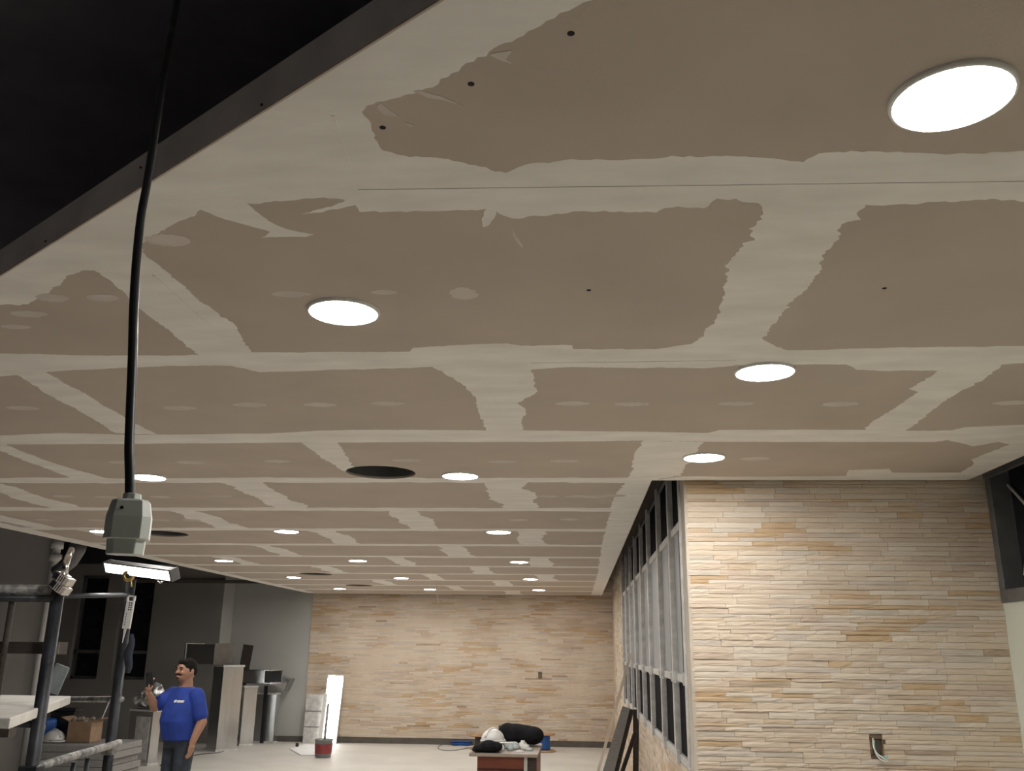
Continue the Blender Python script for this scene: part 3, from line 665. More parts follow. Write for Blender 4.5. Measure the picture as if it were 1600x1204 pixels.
# foil duct and dark beam behind ceiling edge
o = MB().tube([at_y(p[0], p[1], 10.5) for p in ((128, 840), (120, 858), (110, 876), (96, 888), (84, 893))], [.09, .10, .09, .08, .06], 14).build('flexible_duct', 'alumdark', None, True, org=at_y(110, 870, 10.5))
q_ = at_y(120, 858, 10.5); MB().tube([q_, Vector((q_.x, q_.y, ROOF))], .012, 6).build('hanger_strap', 'alumdark', o); tag(o, 'shiny flexible foil duct under the ceiling edge above the scaffold', 'duct')
for i in range(3): pass
a = at_y(150, 872, 11.5)
o = MB().box(-8.0, CXL-.4, 13.4, 13.6, a.z+.10, a.z+.42).build('roof_beam', 'dark', None, org=(-6.3, 11.5, a.z)); struct(o, 'black steel beam in the dark gap beyond the ceiling edge', 'beam')
# ------------------------------------------------------------------ material pile behind the scaffold
YT = 12.0
pp = lambda x, y, d=YT: at_y(x, y, d)
x0, x1 = pp(62, 1180).x, pp(172, 1180).x; zt = pp(110, 1163).z
for i in range(5):
    h = zt/5; dx = .05*math.sin(i*2.3)
    o = MB().box(x0+dx, x1+dx*.6, YT-.05, YT+.85, i*h+.002, (i+1)*h-.002).build('board_pack', 'cardgrey', None, org=((x0+x1)/2, YT+.4, i*h)); o.modifiers.new('b', 'BEVEL').width = .004
    tag(o, 'grey board pack under the hard hat, %s of the stack' % ['lowest', 'second', 'middle', 'fourth', 'topmost'][i], 'board', 'stacked grey board packs')
c = pp(84, 1158, 12.3)
def helmet(name, c, r, ang, label, mtl='white'):
    t = thing(name, c, label, 'hard hat'); mm = tr(*c) @ rot(ang)
    MB(mm).ell((0, 0, 0), (r*.86, r, r*.85), 24, 8, z0=0).build('shell', mtl, t, True)
    MB(mm).lathe([(r*.98, 0), (r*1.06, -.006), (r*1.06, .002), (r*.95, .012)], 24, Matrix.Diagonal((.88, 1, 1, 1)), True, False).build('rim', mtl, t, True)
    q = MB(mm); rg = []
    for i in range(9):
        a = -1.0+2.0*i/8; rg.append([(math.sin(a)*r*.86, -math.cos(a)*r*(1.0), .006), (math.sin(a)*r*.9, -math.cos(a)*r*1.28, -.012), (math.sin(a)*r*.9, -math.cos(a)*r*1.28, -.006), (math.sin(a)*r*.86, -math.cos(a)*r*1.0, .014)])
    q.rings(rg).build('peak', mtl, t, True)
    q = MB(mm); q.tube([(0, math.cos(a)*r*1.0, math.sin(a)*r*.87) for a in [math.pi*k/10 for k in range(1, 10)]], r*.09, 8).build('crown_ridge', mtl, t, True)
    return t
helmet('hard_hat', Vector((c.x, 12.3, zt+.02)), .155, 60, 'dusty white hard hat lying on the grey board stack')
a = pp(126, 1160, 12.35)
t = thing('cardboard_box', (a.x, 12.4, zt), 'brown cardboard box full of scraps on the grey board stack', 'box')
MB().box(a.x-.15, a.x+.17, 12.25, 12.55, zt+.002, zt+.26).build('carton', 'card', t, bevel=.004)
for s, an in ((-1, 25), (1, -20)): MB(tr(a.x+.01+s*.16, 12.4, zt+.26) @ rot(an*1.0, 'Y')).box(min(0, s*.12), max(0, s*.12), -.15, .15, 0, .005).build('flap', 'card', t)
q = MB()
for i in range(9): q.ell((a.x-.12+.03*i, 12.33+.05*math.sin(i*4), zt+.275+.02*math.sin(i*5)), (.035, .04, .03), 7, 4)
q.build('scraps', 'woodend', t)['kind'] = 'stuff'
a = pp(68, 1142, 12.45)
o = MB(tr(a.x, 12.5, zt) @ rot(10)).lathe([(.10, .002), (.12, .02), (.125, .24), (.11, .27), (.06, .275)], 18).build('blue_bucket', 'bluep', None, True, org=(a.x, 12.5, zt)); tag(o, 'blue plastic bucket beside the white hard hat', 'bucket')
a = pp(105, 1122, 12.7)
o = MB(tr(a.x, 12.7, zt)).box(-.22, .12, -.05, .05, .002, .36).box(-.26, .16, -.1, .1, .36, .40).build('tool_case', 'black', None, org=(a.x, 12.8, zt), bevel=.01); tag(o, 'black tool case behind the hard hat and carton', 'case')
o = MB().tube([Vector((pp(140, 1190, 13).x, 13, 0)), pp(160, 1120, 13.05), pp(181, 1072, 13.1)], .010, 6).build('metal_rod', 'alum', None, True, org=pp(148, 1172, 13)); tag(o, 'thin metal rod leaning behind the carton', 'rod')
# ------------------------------------------------------------------ sheet-metal ducts
def duct(name, fx, fy, wl, wr, h, ang, label, lean=0, seams=2, flange=True, cap=True, z0=0., rw=None, mtl='galv'):
    p = at_z(fx, fy, 0) if rw is None else rw          # corner nearest the camera, on the floor
    t = thing(name, (p.x, p.y, z0), label, 'duct', 'galvanised duct pieces by the far wall')
    mm = tr(p.x, p.y, z0) @ rot(-ang) @ rot(lean, 'Y')
    MB(mm).box(-wl, 0, 0, wr, 0, h).build('duct_body', mtl, t, bevel=.004)
    if flange:
        for z in (0, h-.03): MB(mm).box(-wl-.015, .015, -.015, wr+.015, z, z+.03).build('flange', 'alum', t, bevel=.003)
    for i in range(seams):
        z = h*(i+1)/(seams+1); MB(mm).box(-wl-.006, .006, -.006, wr+.006, z-.006, z+.006).build('seam', 'galv', t)
    return t, mm
t, mm = duct('short_duct', 230, 1196, .44, .17, .76, 20, 'short galvanised duct standing left of the man, topped with foil', seams=0)
MB(mm).box(-.30, -.04, -.012, -.004, .08, .66).build('cross_panel', 'alum', t)
e = MB(mm)
for cx_, cz_, rx_, rz_ in ((-.22, .92, .18, .14), (-.12, .96, .17, .17), (-.04, .90, .15, .12), (-.32, .88, .13, .10)): e.ell((cx_, .10, cz_), (rx_, .14, rz_), 14, 10)
e.build('foil_elbow', 'foil', None, True, org=mm @ Vector((-.17, .10, .76)))
o = bpy.data.objects['foil_elbow']; remesh(o, .016, 2); bake(o)
for v in o.data.vertices: v.co += Vector((noise.noise(v.co*14), noise.noise(v.co*14+Vector((5, 0, 0))), noise.noise(v.co*14+Vector((0, 9, 0)))))*.030
o.data.polygons.foreach_set('use_smooth', [False]*len(o.data.polygons)); tag(o, 'crumpled silver foil elbow on top of the short duct', 'duct elbow')
t, mm = duct('tall_duct', 337, 1174, .40, .36, 1.36, 45, 'tall galvanised duct standing just right of the man', lean=0, seams=2)
tp = mm @ Vector((-.15, .15, 1.36))
o = thing('duct_box', tp, 'square galvanised duct piece lying on top of the tall duct', 'duct', 'galvanised duct pieces by the far wall')
mm2 = tr(tp.x-.42, tp.y+.05, tp.z+.004) @ rot(-18)
MB(mm2).box(-.28, .34, -.22, .22, .004, .33).build('duct_body', 'galv', o, bevel=.004)
MB(mm2).box(.33, .35, -.24, .24, -.0+.004, .35).build('flange', 'skirt', o); MB(mm2).box(-.29, -.27, -.235, .235, .004, .345).build('flange', 'galv', o)
t, mm = duct('narrow_duct', 374, 1165, .10, .24, 1.0, 50, 'narrow galvanised duct between the tall duct and the ribbed one', seams=1)
tp = mm @ Vector((-.07, .21, 1.02))
o = thing('duct_section', tp, 'open rectangular duct section lying on the narrow duct', 'duct', 'galvanised duct pieces by the far wall')
mm2 = tr(tp.x+.10, tp.y, tp.z+.02) @ rot(-12)
MB(mm2).box(-.26, .30, -.2, .2, 0, .015).box(-.26, .30, -.2, .2, .215, .23).box(-.26, .30, .185, .2, 0, .23).box(-.26, .18, -.2, -.185, 0, .23).build('duct_body', 'galv', o)
MB(mm2).box(.29, .31, -.215, .215, -.012, .01).box(.29, .31, -.215, .215, .22, .245).box(.29, .31, .19, .215, 0, .23).build('flange', 'alumdark', o)
t, mm = duct('ribbed_duct', 426, 1161, .40, .14, .86, 8, 'ribbed galvanised duct with a black strap near the grey wall', seams=4)
MB(mm).box(-.24, -.17, -.03, -.016, 0, .98).build('strap', 'black', t)
tp = mm @ Vector((-.10, .08, .885))
o = thing('duct_branch', tp, 'slanted galvanised branch piece lying on the ribbed duct', 'duct', 'galvanised duct pieces by the far wall')
mm2 = tr(tp.x+.06, tp.y, tp.z+.10) @ rot(22, 'Y')
MB(mm2).box(-.16, .20, -.12, .12, 0, .20).build('duct_body', 'galv', o, bevel=.004); MB(mm2).box(.19, .21, -.14, .14, -.015, .215).build('flange', 'alumdark', o)
a = at_y(360, 1150, 17.2); z0 = a.z
o = MB(tr(a.x, 17.2, 0) @ rot(6, 'Y')).box(-.09, .10, 0, .012, 0, at_y(371, 1006, 17.2).z).build('brown_sheet', 'plank', None, org=(a.x, 17.2, 0)); tag(o, 'dark brown sheet standing behind the ducts', 'sheet')
p = at_z(486, 1161, 0)
o = MB(tr(p.x, p.y, 0) @ rot(-4, 'X')).box(-.16, .16, 0, .02, 0, .84).build('grey_panel', 'alum', None, org=(p.x, p.y, 0)); tag(o, 'grey sheet metal panel leaning at the wall beside the lit panel', 'panel')
for z in (.28, .55): MB(tr(p.x, p.y, 0) @ rot(-4, 'X')).box(-.16, .16, -.008, 0, z-.006, z+.006).build('seam', 'alumdark', o)
# lit LED panel leaning on the end wall
p = at_z(512, 1161, 0); hP = 1.17
t = thing('light_panel', (p.x, p.y, 0), 'tall glowing white light panel leaning against the stone end wall', 'light panel')
mm = tr(p.x, p.y, 0) @ rot(-3.5, 'X') @ rot(2.6, 'Y')
MB(mm).box(-.155, .155, 0, .035, 0, hP+.02).build('frame', 'white', t, bevel=.004)
MB(mm).box(-.143, .143, -.004, 0, .02, hP-.05).build('diffuser', 'panel', t)
q = MB(mm)
for i in range(4): q.box(-.13+i*.07, -.08+i*.07, -.004, 0, hP-.03, hP-.005)
q.build('diode_strip', 'panel', t)
p2 = at_z(499, 1162, 0)
o = MB(tr(p2.x, p2.y, 0) @ rot(-3.5, 'X') @ rot(2.6, 'Y')).box(-.035, .035, 0, .02, 0, .86).build('white_strip', 'white', None, org=(p2.x, p2.y, 0)); tag(o, 'narrow white strip leaning between grey panel and lit panel', 'strip')
# pail with stick, sheet on floor
p = at_z(501, 1184, 0)
t = thing('paint_pail', (p.x, p.y+.13, 0), 'grey pail with a red label on the floor before the lit panel', 'pail')
mm = tr(p.x, p.y+.13, 0)
MB(mm).lathe([(.115, 0), (.125, .01), (.14, .25), (.146, .255), (.146, .27), (.132, .27), (.118, .03), (.05, .028)], 28, None, True, True).build('bucket', 'greypail', t, True)
MB(mm).lathe([(.1315, .06), (.1405, .20)], 28, None, False, False).build('label_band', 'redp', t, True)
MB(mm).tube([(.0, .0, .04), (.02, .04, .80)], .020, 8).build('stirring_stick', 'greypail', t, True)
q = [at_z(*v, 0) for v in ((452, 1170), (478, 1163), (500, 1166), (496, 1180), (470, 1180))]
o = MB().prism([(v.x, v.y) for v in q], .001, .012).build('white_sheet', 'paper', None, org=(q[0].x, q[0].y, 0)); tag(o, 'white flat sheet on the floor left of the pail', 'sheet')
a = at_z(464, 1167, 0)
o = MB(tr(a.x, a.y, .012)).lathe([(.025, 0), (.03, .01), (.03, .05), (.015, .06)], 12).build('small_jar', 'black', None, org=(a.x, a.y, 0)); tag(o, 'small dark can standing at the white floor sheet', 'can')
# ------------------------------------------------------------------ desk and things on it
ZT = .76
d0, d1 = at_z(733, 1176, ZT), at_z(841, 1177, ZT)
dy0 = d0.y; dy1 = dy0+1.05
t = thing('desk', ((d0.x+d1.x)/2, dy0, 0), 'red-brown office desk seen from its end, with worn top', 'desk')
MB().box(d0.x, d1.x, dy0, dy1, ZT-.028, ZT).build('desktop', 'desktop', t, bevel=.003)
pe = at_z(824, 1177, ZT).x
MB().box(d0.x+.07, pe-.03, dy0+.06, dy0+.08, .04, ZT-.028).build('end_panel', 'deskred', t)
MB().box(d0.x+.07, pe-.03, dy0+.052, dy0+.06, ZT-.145, ZT-.135).build('panel_groove', 'black', t)
MB().box(pe-.03, pe+.0, dy0+.05, dy0+.09, .0, ZT-.028).build('edge_post', 'alum', t)
MB().box(pe, d1.x-.02, dy0+.07, dy0+.09, .04, ZT-.028).build('side_panel', 'plank', t)
MB().box(d1.x-.035, d1.x-.015, dy0+.09, dy1-.05, .04, ZT-.028).build('side_panel', 'deskred', t)
for xx in (d0.x+.08, d1.x-.06): MB().box(xx, xx+.04, dy1-.1, dy1-.06, 0, ZT-.028).build('leg', 'alumdark', t)
MB().box(d0.x+.08, d0.x+.12, dy0+.08, dy0+.12, 0, ZT-.028).build('leg', 'alumdark', t)
dk = lambda x, y, z=ZT: at_z(x, y, z)
c = dk(769, 1160, ZT); c = Vector((dk(769, 1172).x, dy0+.30, ZT+.085))
t = helmet('hard_hat', c, .122, 150, 'clean white hard hat resting on a black bag on the desk')
for ch in t.children: pass
q = MB(); a = Vector((dk(763, 1170).x, dy0+.18, ZT))
for i, (dx, dy, rx, rz) in enumerate(((-.05, -.09, .07, .035), (.03, -.10, .09, .052), (.09, -.08, .07, .045), (0, .06, .11, .027), (-.09, -.08, .04, .02), (.06, .12, .10, .027))): q.ell((a.x+dx, a.y+dy, ZT+rz*1.08), (rx, .08, rz), 12, 8)
o = q.build('black_bag', 'blackcloth', None, True, org=(a.x, a.y, ZT)); remesh(o, .010, 10); bake(o); tag(o, 'small crumpled black bag under the white hard hat', 'bag')
q = MB(); a = Vector((dk(812, 1165).x, dy0+.78, ZT))
for dx, dy, rx, ry, rz in ((-.13, .05, .10, .14, .100), (-.05, .03, .16, .15, .098), (.04, .03, .16, .15, .092), (.12, .0, .12, .15, .088), (.02, .06, .20, .12, .09)): q.ell((a.x+dx, a.y+dy, ZT+rz*1.06), (rx, ry, rz), 14, 10)
t = q.build('black_backpack', 'blackcloth', None, True, org=(a.x, a.y, ZT)); remesh(t, .012, 14); bake(t); tag(t, 'big slumped black bag with stiff handle at the back of the desk', 'bag')
hx = at_y(792, 1137, a.y)
MB().box(hx.x-.085, hx.x+.085, a.y+.02, a.y+.045, hx.z-.005, hx.z+.022).box(hx.x-.085, hx.x-.06, a.y+.02, a.y+.045, hx.z-.07, hx.z).box(hx.x+.06, hx.x+.085, a.y+.02, a.y+.045, hx.z-.07, hx.z).build('handle', 'skirt', t, bevel=.004)
for k, (px, py, dy, w_, h_, mtl, nm, lb) in enumerate(((793, 1155, .52, .10, .05, 'paper', 'paper_pile', 'white papers on the desk between hard hat and big bag'), (803, 1163, .40, .045, .06, 'bottle', 'small_bottle', 'clear small bottle on the desk, right of the papers'), (817, 1159, .50, .04, .07, 'white', 'white_cup', 'white cup on the desk in front of the big bag'), (797, 1166, .30, .03, .05, 'bottle', 'glass_jar', 'greenish glass jar standing nearest the white hard hat'), (820, 1163, .36, .04, .045, 'white', 'tape_roll', 'white tape roll at the right of the desk clutter'), (812, 1171, .18, .045, .01, 'paper', 'receipt', 'crumpled white paper slip at the front of the desk'), (827, 1167, .30, .035, .03, 'bottle', 'plastic_dish', 'pale plastic dish rightmost among the desk clutter'), (785, 1166, .26, .02, .05, 'white', 'glue_tube', 'white glue tube close beside the hard hat'))):
    x = at_y(px, py, dy0+dy).x; mm = tr(x, dy0+dy, ZT)
    if nm in ('paper_pile', 'receipt'): o = MB(mm @ rot(15+k*20)).box(-w_, w_, -w_*.8, w_*.8, .001, h_*.5).box(-w_*.8, w_*.9, -w_*.7, w_*.6, h_*.5, h_).build(nm, mtl, None, org=(x, dy0+dy, ZT))
    elif nm == 'tape_roll': o = MB(mm).lathe([(w_*.5, 0), (w_, 0), (w_, h_), (w_*.5, h_), (w_*.5, 0)], 18, None, False, False).build(nm, mtl, None, True, org=(x, dy0+dy, ZT))
    else: o = MB(mm).lathe([(w_*.8, 0), (w_, h_*.1), (w_, h_*.65), (w_*.5, h_*.85), (w_*.5, h_)], 14).build(nm, mtl, None, True, org=(x, dy0+dy, ZT))
    tag(o, lb, nm.split('_')[-1])
for k, (px, py) in enumerate(((763, 1174), (771, 1172), (793, 1170))):
    a = dk(px, py); o = MB(tr(a.x, a.y, ZT)).lathe([(.012, 0), (.014, .004), (.008, .012), (.003, .014)], 8).build('screw_cap', 'black', None, org=(a.x, a.y, ZT)); tag(o, ['black cap lying at the front edge of the desk', 'black cap under the peak of the white hard hat', 'black cap between hard hat and paper slip'][k], 'cap')
# cable spools, hose
def spool(px, py, r, h, ri, mtl, label):
    p = at_z(px, py, 0); t = thing('cable_spool', (p.x, p.y, 0), label, 'cable spool', 'cable spools near the end wall'); mm = tr(p.x, p.y, 0)
    for z in (0, h-.03): MB(mm).lathe([(r-.008, z), (r, z+.004), (r, z+.026), (r-.008, z+.03)], 32).build('flange', 'spool', t, True)
    MB(mm).lathe([(ri*.9, .03), (ri*1.05, .06), (ri*.95, h*.5), (ri, h-.06), (ri*.95, h-.03)], 28).build('drum', mtl, t, True); return t
spool(850, 1174, .19, .30, .105, 'bluep', 'wooden cable spool wound with blue cable, right of the desk')
spool(748, 1170, .16, .24, .07, 'plank', 'wooden cable spool with a bare dark core, left of the hard hat')
q = MB(); p = at_z(721, 1163.5, 0)
for k in range(4):
    r = .17+.012*(k % 2); q.tube([(p.x+math.cos(a)*r, p.y+math.sin(a)*r*1.1, .014+k*.020+.006*math.sin(a*3)) for a in [i*math.pi/14 for i in range(29)]], .012, 6, False)
o = q.build('blue_hose', 'bluep', None, True, org=(p.x, p.y, 0)); tag(o, 'coiled blue hose on the floor at the end wall', 'hose')
q = MB(); pts = [at_z(x, y, 0)+Vector((0, 0, .006)) for x, y in ((733, 1168), (712, 1172), (692, 1172), (684, 1168), (692, 1163), (706, 1162))]
o = q.tube(smoothpts(pts), .006, 6).build('thin_cable', 'alumdark', None, True, org=pts[0]); tag(o, 'thin dark cable curling on the floor left of the blue hose', 'cable')
a, b_ = at_z(618, 1161, 0), at_z(672, 1162, 0)
o = MB().box(a.x, b_.x, a.y-.03, a.y+.03, 0, .035).build('dark_batten', 'plank', None, org=(a.x, a.y, 0)); tag(o, 'dark batten lying on the floor along the end wall', 'batten')
o = MB().tube(smoothpts([at_z(x, y, 0)+Vector((0, 0, .006)) for x, y in ((250, 1196), (290, 1183), (318, 1178), (345, 1150+25), (362, 1166))]), .007, 6).build('floor_cable', 'black', None, True, org=at_z(290, 1183, 0)); tag(o, 'black cable trailing over the floor behind the man', 'cable')
# wall box on near stone wall, wires
t = thing('socket_box', ((BX0+BX1)/2, YN, BZ0), 'recessed rusty socket box in the near stone wall with loose wires', 'socket box')
bx = MB(); g_ = .003
bx.box(BX0+g_, BX1-g_, YN-.012, YN+.011, BZ0+g_, BZ0+g_+.004).box(BX0+g_, BX1-g_, YN-.012, YN+.011, BZ1-g_-.004, BZ1-g_).box(BX0+g_, BX0+g_+.004, YN-.012, YN+.011, BZ0+g_, BZ1-g_).box(BX1-g_-.004, BX1-g_, YN-.012, YN+.011, BZ0+g_, BZ1-g_).build('box_rim', 'boxmetal', t)
MB().box(BX0+g_, BX1-g_, YN+.006, YN+.0115, BZ0+g_, BZ1-g_).build('box_back', 'skirt', t)
for pxs, mtl in ((((1364, 1153), (1365, 1166), (1370, 1176), (1380, 1184), (1388, 1188)), 'wire'), (((1366, 1156), (1367, 1170), (1374, 1180), (1384, 1182), (1387, 1179), (1384, 1186)), 'wiregreen'), (((1365, 1158), (1368, 1175), (1376, 1186), (1387, 1190)), 'wire')):
    MB().tube(smoothpts([at_y(x, y, YN-.02-.015*i) for i, (x, y) in enumerate(pxs)]), .0036, 6).build('wire', mtl, t, True)
t = thing('wall_socket_box', (bb.x, YB, bb.z), 'small dark socket box high on the stone end wall', 'socket box')
MB().box(bb.x-.035, bb.x+.035, YB-.024, YB-.010, bb.z-.055, bb.z+.055).build('box_rim', 'skirt', t)
o = MB().box(bb.x-.018, bb.x+.018, YB-.030, YB-.024, bb.z-.03, bb.z+.02).build('cover', 'boxmetal', t)
# dangling wire in the ceiling
a = at_z(681, 912, CEIL)
o = MB().tube(smoothpts([Vector((a.x, a.y, CEIL)), at_y(681, 920, a.y), at_y(683, 930, a.y), at_y(686, 942, a.y)]), .006, 6).build('dangling_wire', 'wire', None, True, org=(a.x, a.y, CEIL)); tag(o, 'loose white wire dangling from the ceiling before the end wall', 'wire')
# lath and frames leaning at the window wall
top = at_x(985.5, 1021, XW-.03); bot = at_z(924, 1243, .0)
def bar(p0, p1, wx, wy):
    d = (p1-p0); z = d.normalized(); x = Vector((0, 1, 0)).cross(z).normalized(); y = z.cross(x)
    return Matrix(((x.x, y.x, z.x, p0.x), (x.y, y.y, z.y, p0.y), (x.z, y.z, z.z, p0.z), (0, 0, 0, 1))), d.length
mm, L = bar(bot, top, 0, 0)
o = MB(mm).box(-.016, .016, -.012, .012, .015, L).build('timber_lath', 'wood', None, org=bot); tag(o, 'long thin pale lath leaning against the window wall', 'lath')
o.data.materials[0] = mat('whitewood', (.62, .54, .44), .7, var=.1)
for (tp_, bp_, w_, mtl, nm, lb) in (((982, 1106), (935, 1262), .07, 'cardgrey', 'leaning_board', 'grey board leaning on the window sill beside the pale lath'),
                                   ((987, 1108), (944, 1282), .022, 'plank', 'metal_channel', 'dark channel leaning at the window wall, steeper left one'),
                                   ((993, 1142), (950, 1270), .020, 'plank', 'metal_channel', 'short dark channel leaning across the wall under the windows'),
                                   ((991, 1108), (993, 1262), .030, 'plank', 'metal_channel', 'upright dark channel standing at the wall under the windows')):
    b0 = at_z(bp_[0], bp_[1], 0.0); 
    if nm == 'metal_channel' and 'upright' in lb: b0 = at_x(bp_[0], bp_[1], XW-.06); b0.z = 0; tp3 = Vector((XW-.03, b0.y+.02, at_y(991, 1108, b0.y).z))
    else: tp3 = at_x(tp_[0], tp_[1], XW-.10)
    mm, L = bar(b0, tp3, 0, 0)
    q = MB(mm)
    if mtl == 'plank': q.box(-w_, w_, -.004, .004, .01, L).box(-w_, -w_+.006, -.03, .0, .01, L).box(w_-.006, w_, -.03, 0, .01, L)
    else: q.box(-w_, w_, -.009, .009, .015, L)
    o = q.build(nm, mtl, None, org=b0); tag(o, lb, 'board' if mtl != 'plank' else 'channel')
# ------------------------------------------------------------------ the man
YH = 9.0; pc = at_y(287, 1100, YH)
rdir = Vector((_r0.x, _r0.y)); ang_view = math.atan2(pc.y, pc.x)            # viewing direction to him
away = Vector((math.cos(ang_view), math.sin(ang_view))); rgt = Vector((away.y, -away.x))
c35, s35 = math.cos(math.radians(38)), math.sin(math.radians(38))
fwd = -rgt*c35-away*s35
prt = Vector((fwd.y, -fwd.x))
SCL = .975
HM = Matrix(((prt.x*SCL, fwd.x*SCL, 0, pc.x), (prt.y*SCL, fwd.y*SCL, 0, pc.y), (0, 0, SCL, 0), (0, 0, 0, 1)))
def eln(b, z, rx, ry, yc, n=20): return [(rx*math.cos(2*math.pi*k/n), yc+ry*math.sin(2*math.pi*k/n), z) for k in range(n)]
def limb(b, pts, rads):
    b.tube(pts, rads, 12)
    for p, r in zip(pts, rads): b.ell(p, (r, r, r), 12, 8)
body = MB(HM)
torso = [(.78, .155, .125, 0), (.90, .17, .15, .01), (1.0, .178, .165, .025), (1.10, .178, .15, .015), (1.20, .175, .125, .0), (1.265, .15, .10, -.01), (1.31, .085, .075, -.01)]
body.rings([eln(body, *r) for r in torso])
limb(body, [(0, -.012, 1.28), (0, .0, 1.40)], [.066, .060])
body.ell((0, .012, 1.465), (.078, .098, .110), 24, 16)
body.ell((0, .040, 1.425), (.064, .066, .066), 16, 10)                      # jaw
body.ell((0, .112, 1.452), (.014, .020, .018), 10, 8); body.tube([(0, .103, 1.482), (0, .116, 1.452)], [.008, .013], 8)   # nose
body.ell((0, .096, 1.497), (.052, .016, .010), 12, 6)                        # brow
body.ell((0, .097, 1.408), (.026, .020, .016), 10, 6)                        # chin
body.ell((0, .106, 1.424), (.024, .010, .008), 10, 6)                        # lips
for s in (-1, 1): body.ell((s*.079, -.002, 1.455), (.010, .020, .032), 10, 8)
body.ell((.040, .085, 1.447), (.026, .020, .020), 10, 6); body.ell((-.040, .085, 1.447), (.026, .020, .020), 10, 6)
RS, RE, RW = (.178, 0, 1.235), (.225, .165, 1.125), (.185, .285, 1.255)
LS, LE, LW = (-.180, -.005, 1.235), (-.255, -.035, .995), (-.245, .045, .815)
limb(body, [RS, RE], [.062, .050]); limb(body, [RE, RW], [.049, .031])
limb(body, [LS, LE], [.062, .049]); limb(body, [LE, LW], [.048, .031])
def hand(b, w_, d, palm_n, thumb, curl, L=.165):
    w_ = Vector(w_); d = Vector(d).normalized(); nrm = Vector(palm_n); nrm = (nrm-d*nrm.dot(d)).normalized(); sd = d.cross(nrm)*thumb
    pw = .036
    for k in range(4): b.tube([w_+sd*(pw*(.75-.5*k))*.6, w_+d*.082+sd*(pw*(.85-.57*k))], [.016, .014], 8)
    b.ell(w_+d*.045, (.033, .033, .028), 10, 8)
    for k, fl_ in enumerate((.068, .078, .072, .056)):
        p = w_+d*.080+sd*(pw*(.85-.57*k)); pts = [p]; dd = d.copy()
        for j in range(3):
            dd = (dd*math.cos(curl)+nrm*math.sin(curl)).normalized() if j else (dd*math.cos(curl*.5)+nrm*math.sin(curl*.5)).normalized()
            p = p+dd*fl_/3*1.02; pts.append(p)
            # rotate in plane
        b.tube(pts, [.0095, .009, .0085, .0075], 8); b.ell(pts[-1], (.0078,)*3, 8, 6)
    p = w_+d*.022+sd*.026; q_ = p+(d*.5+sd*.75+nrm*.25).normalized()*.036; e_ = q_+(d*.8+sd*.2+nrm*.35).normalized()*.034
    b.tube([p, q_, e_], [.014, .0115, .009], 8); b.ell(e_, (.009,)*3, 8, 6)
hand(body, RW, (-.02, .10, .95), (-.25, -.55, 0), -1, .55)
hand(body, LW, (.02, .10, -1), (.9, .3, 0), 1, .35)
for s in (-1, 1):
    limb(body, [(s*.085, 0, .80), (s*.095, .02, .45)], [.088, .060]); limb(body, [(s*.095, .02, .45), (s*.10, -.015, .08)], [.058, .038])
man = thing('person', (pc.x, pc.y, 0), 'man in blue t-shirt and dark jeans holding up a phone', 'person')
o = body.build('body', 'skin', man); remesh(o, .0055, 4); bake(o)
sh = MB(HM)
sh.rings([eln(sh, *r) for r in [(.825, .186, .160, .008), (.86, .188, .163, .010), (.92, .190, .172, .018), (1.0, .194, .184, .028), (1.08, .195, .174, .022), (1.15, .195, .155, .010), (1.21, .190, .135, .0), (1.265, .160, .110, -.01), (1.305, .100, .086, -.010), (1.315, .080, .074, -.008)]])
limb(sh, [RS, tuple(RS[i]+(RE[i]-RS[i])*.70 for i in range(3))], [.078, .076]); limb(sh, [LS, tuple(LS[i]+(LE[i]-LS[i])*.72 for i in range(3))], [.078, .074])
o = sh.build('t_shirt', 'shirt', man); remesh(o, .007, 5); bake(o)
sh_o = o
# chest logo: a small round emblem and a short line of lettering
def on_chest(x, z): 
    k = min(1, max(0, (z-1.08)/.13)); rx, ry, yc = .195+(.190-.195)*k, .174+(.135-.174)*k, .022*(1-k)
    return Vector((x, yc+ry*math.sqrt(max(0, 1-(x/rx)**2))+.001, z))
lg = MB(HM)
for i in range(1):
    pts = [on_chest(-.055+.013*math.cos(a), 1.185+.013*math.sin(a)) for a in [k*math.pi/6 for k in range(12)]]
    lg.add([p+Vector((0, .006, 0)) for p in pts]+[p-Vector((0, .01, 0)) for p in pts], [tuple(range(12))]+[(k, (k+1) % 12, 12+(k+1) % 12, 12+k) for k in range(12)])
for k in range(5):
    for zc, hh in ((1.189, .006), (1.178, .004)):
        x0_, x1_ = -.078-k*.012, -.087-k*.012
        p = [on_chest(x0_, zc-hh), on_chest(x1_, zc-hh), on_chest(x1_, zc+hh), on_chest(x0_, zc+hh)]
        lg.add([v+Vector((0, .006, 0)) for v in p]+[v-Vector((0, .01, 0)) for v in p], [(0, 1, 2, 3), (0, 1, 5, 4), (1, 2, 6, 5), (2, 3, 7, 6), (3, 0, 4, 7)])
lg.build('chest_logo', 'print_white', sh_o)
jn = MB(HM)
jn.rings([eln(jn, *r) for r in [(.76, .160, .128, 0), (.82, .170, .142, .004), (.90, .176, .152, .010)]])
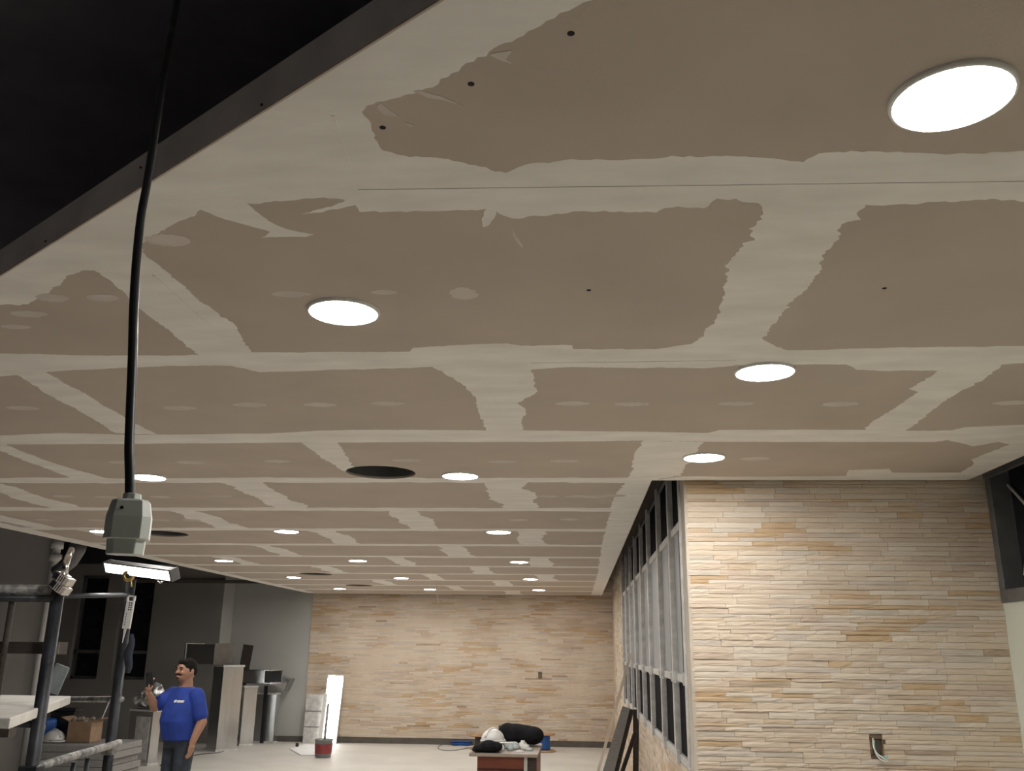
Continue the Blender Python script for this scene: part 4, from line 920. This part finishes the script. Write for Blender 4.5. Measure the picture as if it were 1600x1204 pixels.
for s in (-1, 1):
    limb(jn, [(s*.085, 0, .80), (s*.095, .02, .45)], [.100, .076]); limb(jn, [(s*.095, .02, .45), (s*.10, -.012, .07)], [.075, .064])
o = jn.build('jeans', 'jeans', man); remesh(o, .008, 5); bake(o)
for s in (-1, 1):
    q = MB(HM); q.ell((s*.10, .045, .035), (.046, .135, .035), 14, 8); q.ell((s*.10, -.01, .06), (.042, .06, .05), 12, 8)
    q.build('shoe', 'black', man, True)
hr = MB(HM); hr.ell((0, -.004, 1.492), (.085, .100, .096), 24, 14, z0=-.05); hr.ell((0, -.040, 1.468), (.079, .064, .066), 18, 12); hr.ell((0, .052, 1.545), (.062, .046, .030), 14, 8)
for s in (-1, 1): hr.ell((s*.074, .018, 1.475), (.008, .018, .030), 8, 6)
o = hr.build('hair', 'hair', man); remesh(o, .006, 3); bake(o)
for s in (-1, 1):
    e_ = MB(HM); e_.ell((s*.031, .0985, 1.478), (.014, .007, .0055), 10, 6); e_.build('eye', 'hair', man, True)
    e_ = MB(HM); e_.tube([(s*.016, .107, 1.495), (s*.034, .107, 1.500), (s*.052, .095, 1.494)], [.004, .005, .003], 6); e_.build('eyebrow', 'hair', man, True)
bd = MB(HM); bd.tube([(-.034, .090, 1.425), (-.022, .109, 1.436), (0, .117, 1.438), (.022, .109, 1.436), (.034, .090, 1.425)], [.006, .008, .008, .008, .006], 8)
bd.ell((0, .104, 1.402), (.018, .012, .012), 10, 6); bd.build('beard', 'hair', man, True)
# phone in his raised hand
pv = HM @ Vector((RW[0]-.035, RW[1]+.030, RW[2]+.125))
pm_ = Matrix.LocRotScale(pv, HM.to_3x3().normalized().to_quaternion(), (1, 1, 1)) @ rot(-12, 'X') @ rot(25)
t = thing('mobile_phone', pv-Vector((0, 0, .07)), 'black mobile phone held up by the man in blue', 'phone')
MB(pm_).box(-.036, .036, -.004, .004, -.072, .072).build('case', 'black', t, bevel=.003)
MB(pm_).box(-.032, .032, -.0052, -.004, -.066, .066).build('screen', 'glassdark', t)
MB(pm_).box(.008, .028, .004, .0058, .040, .066).build('camera_bump', 'glassdark', t)
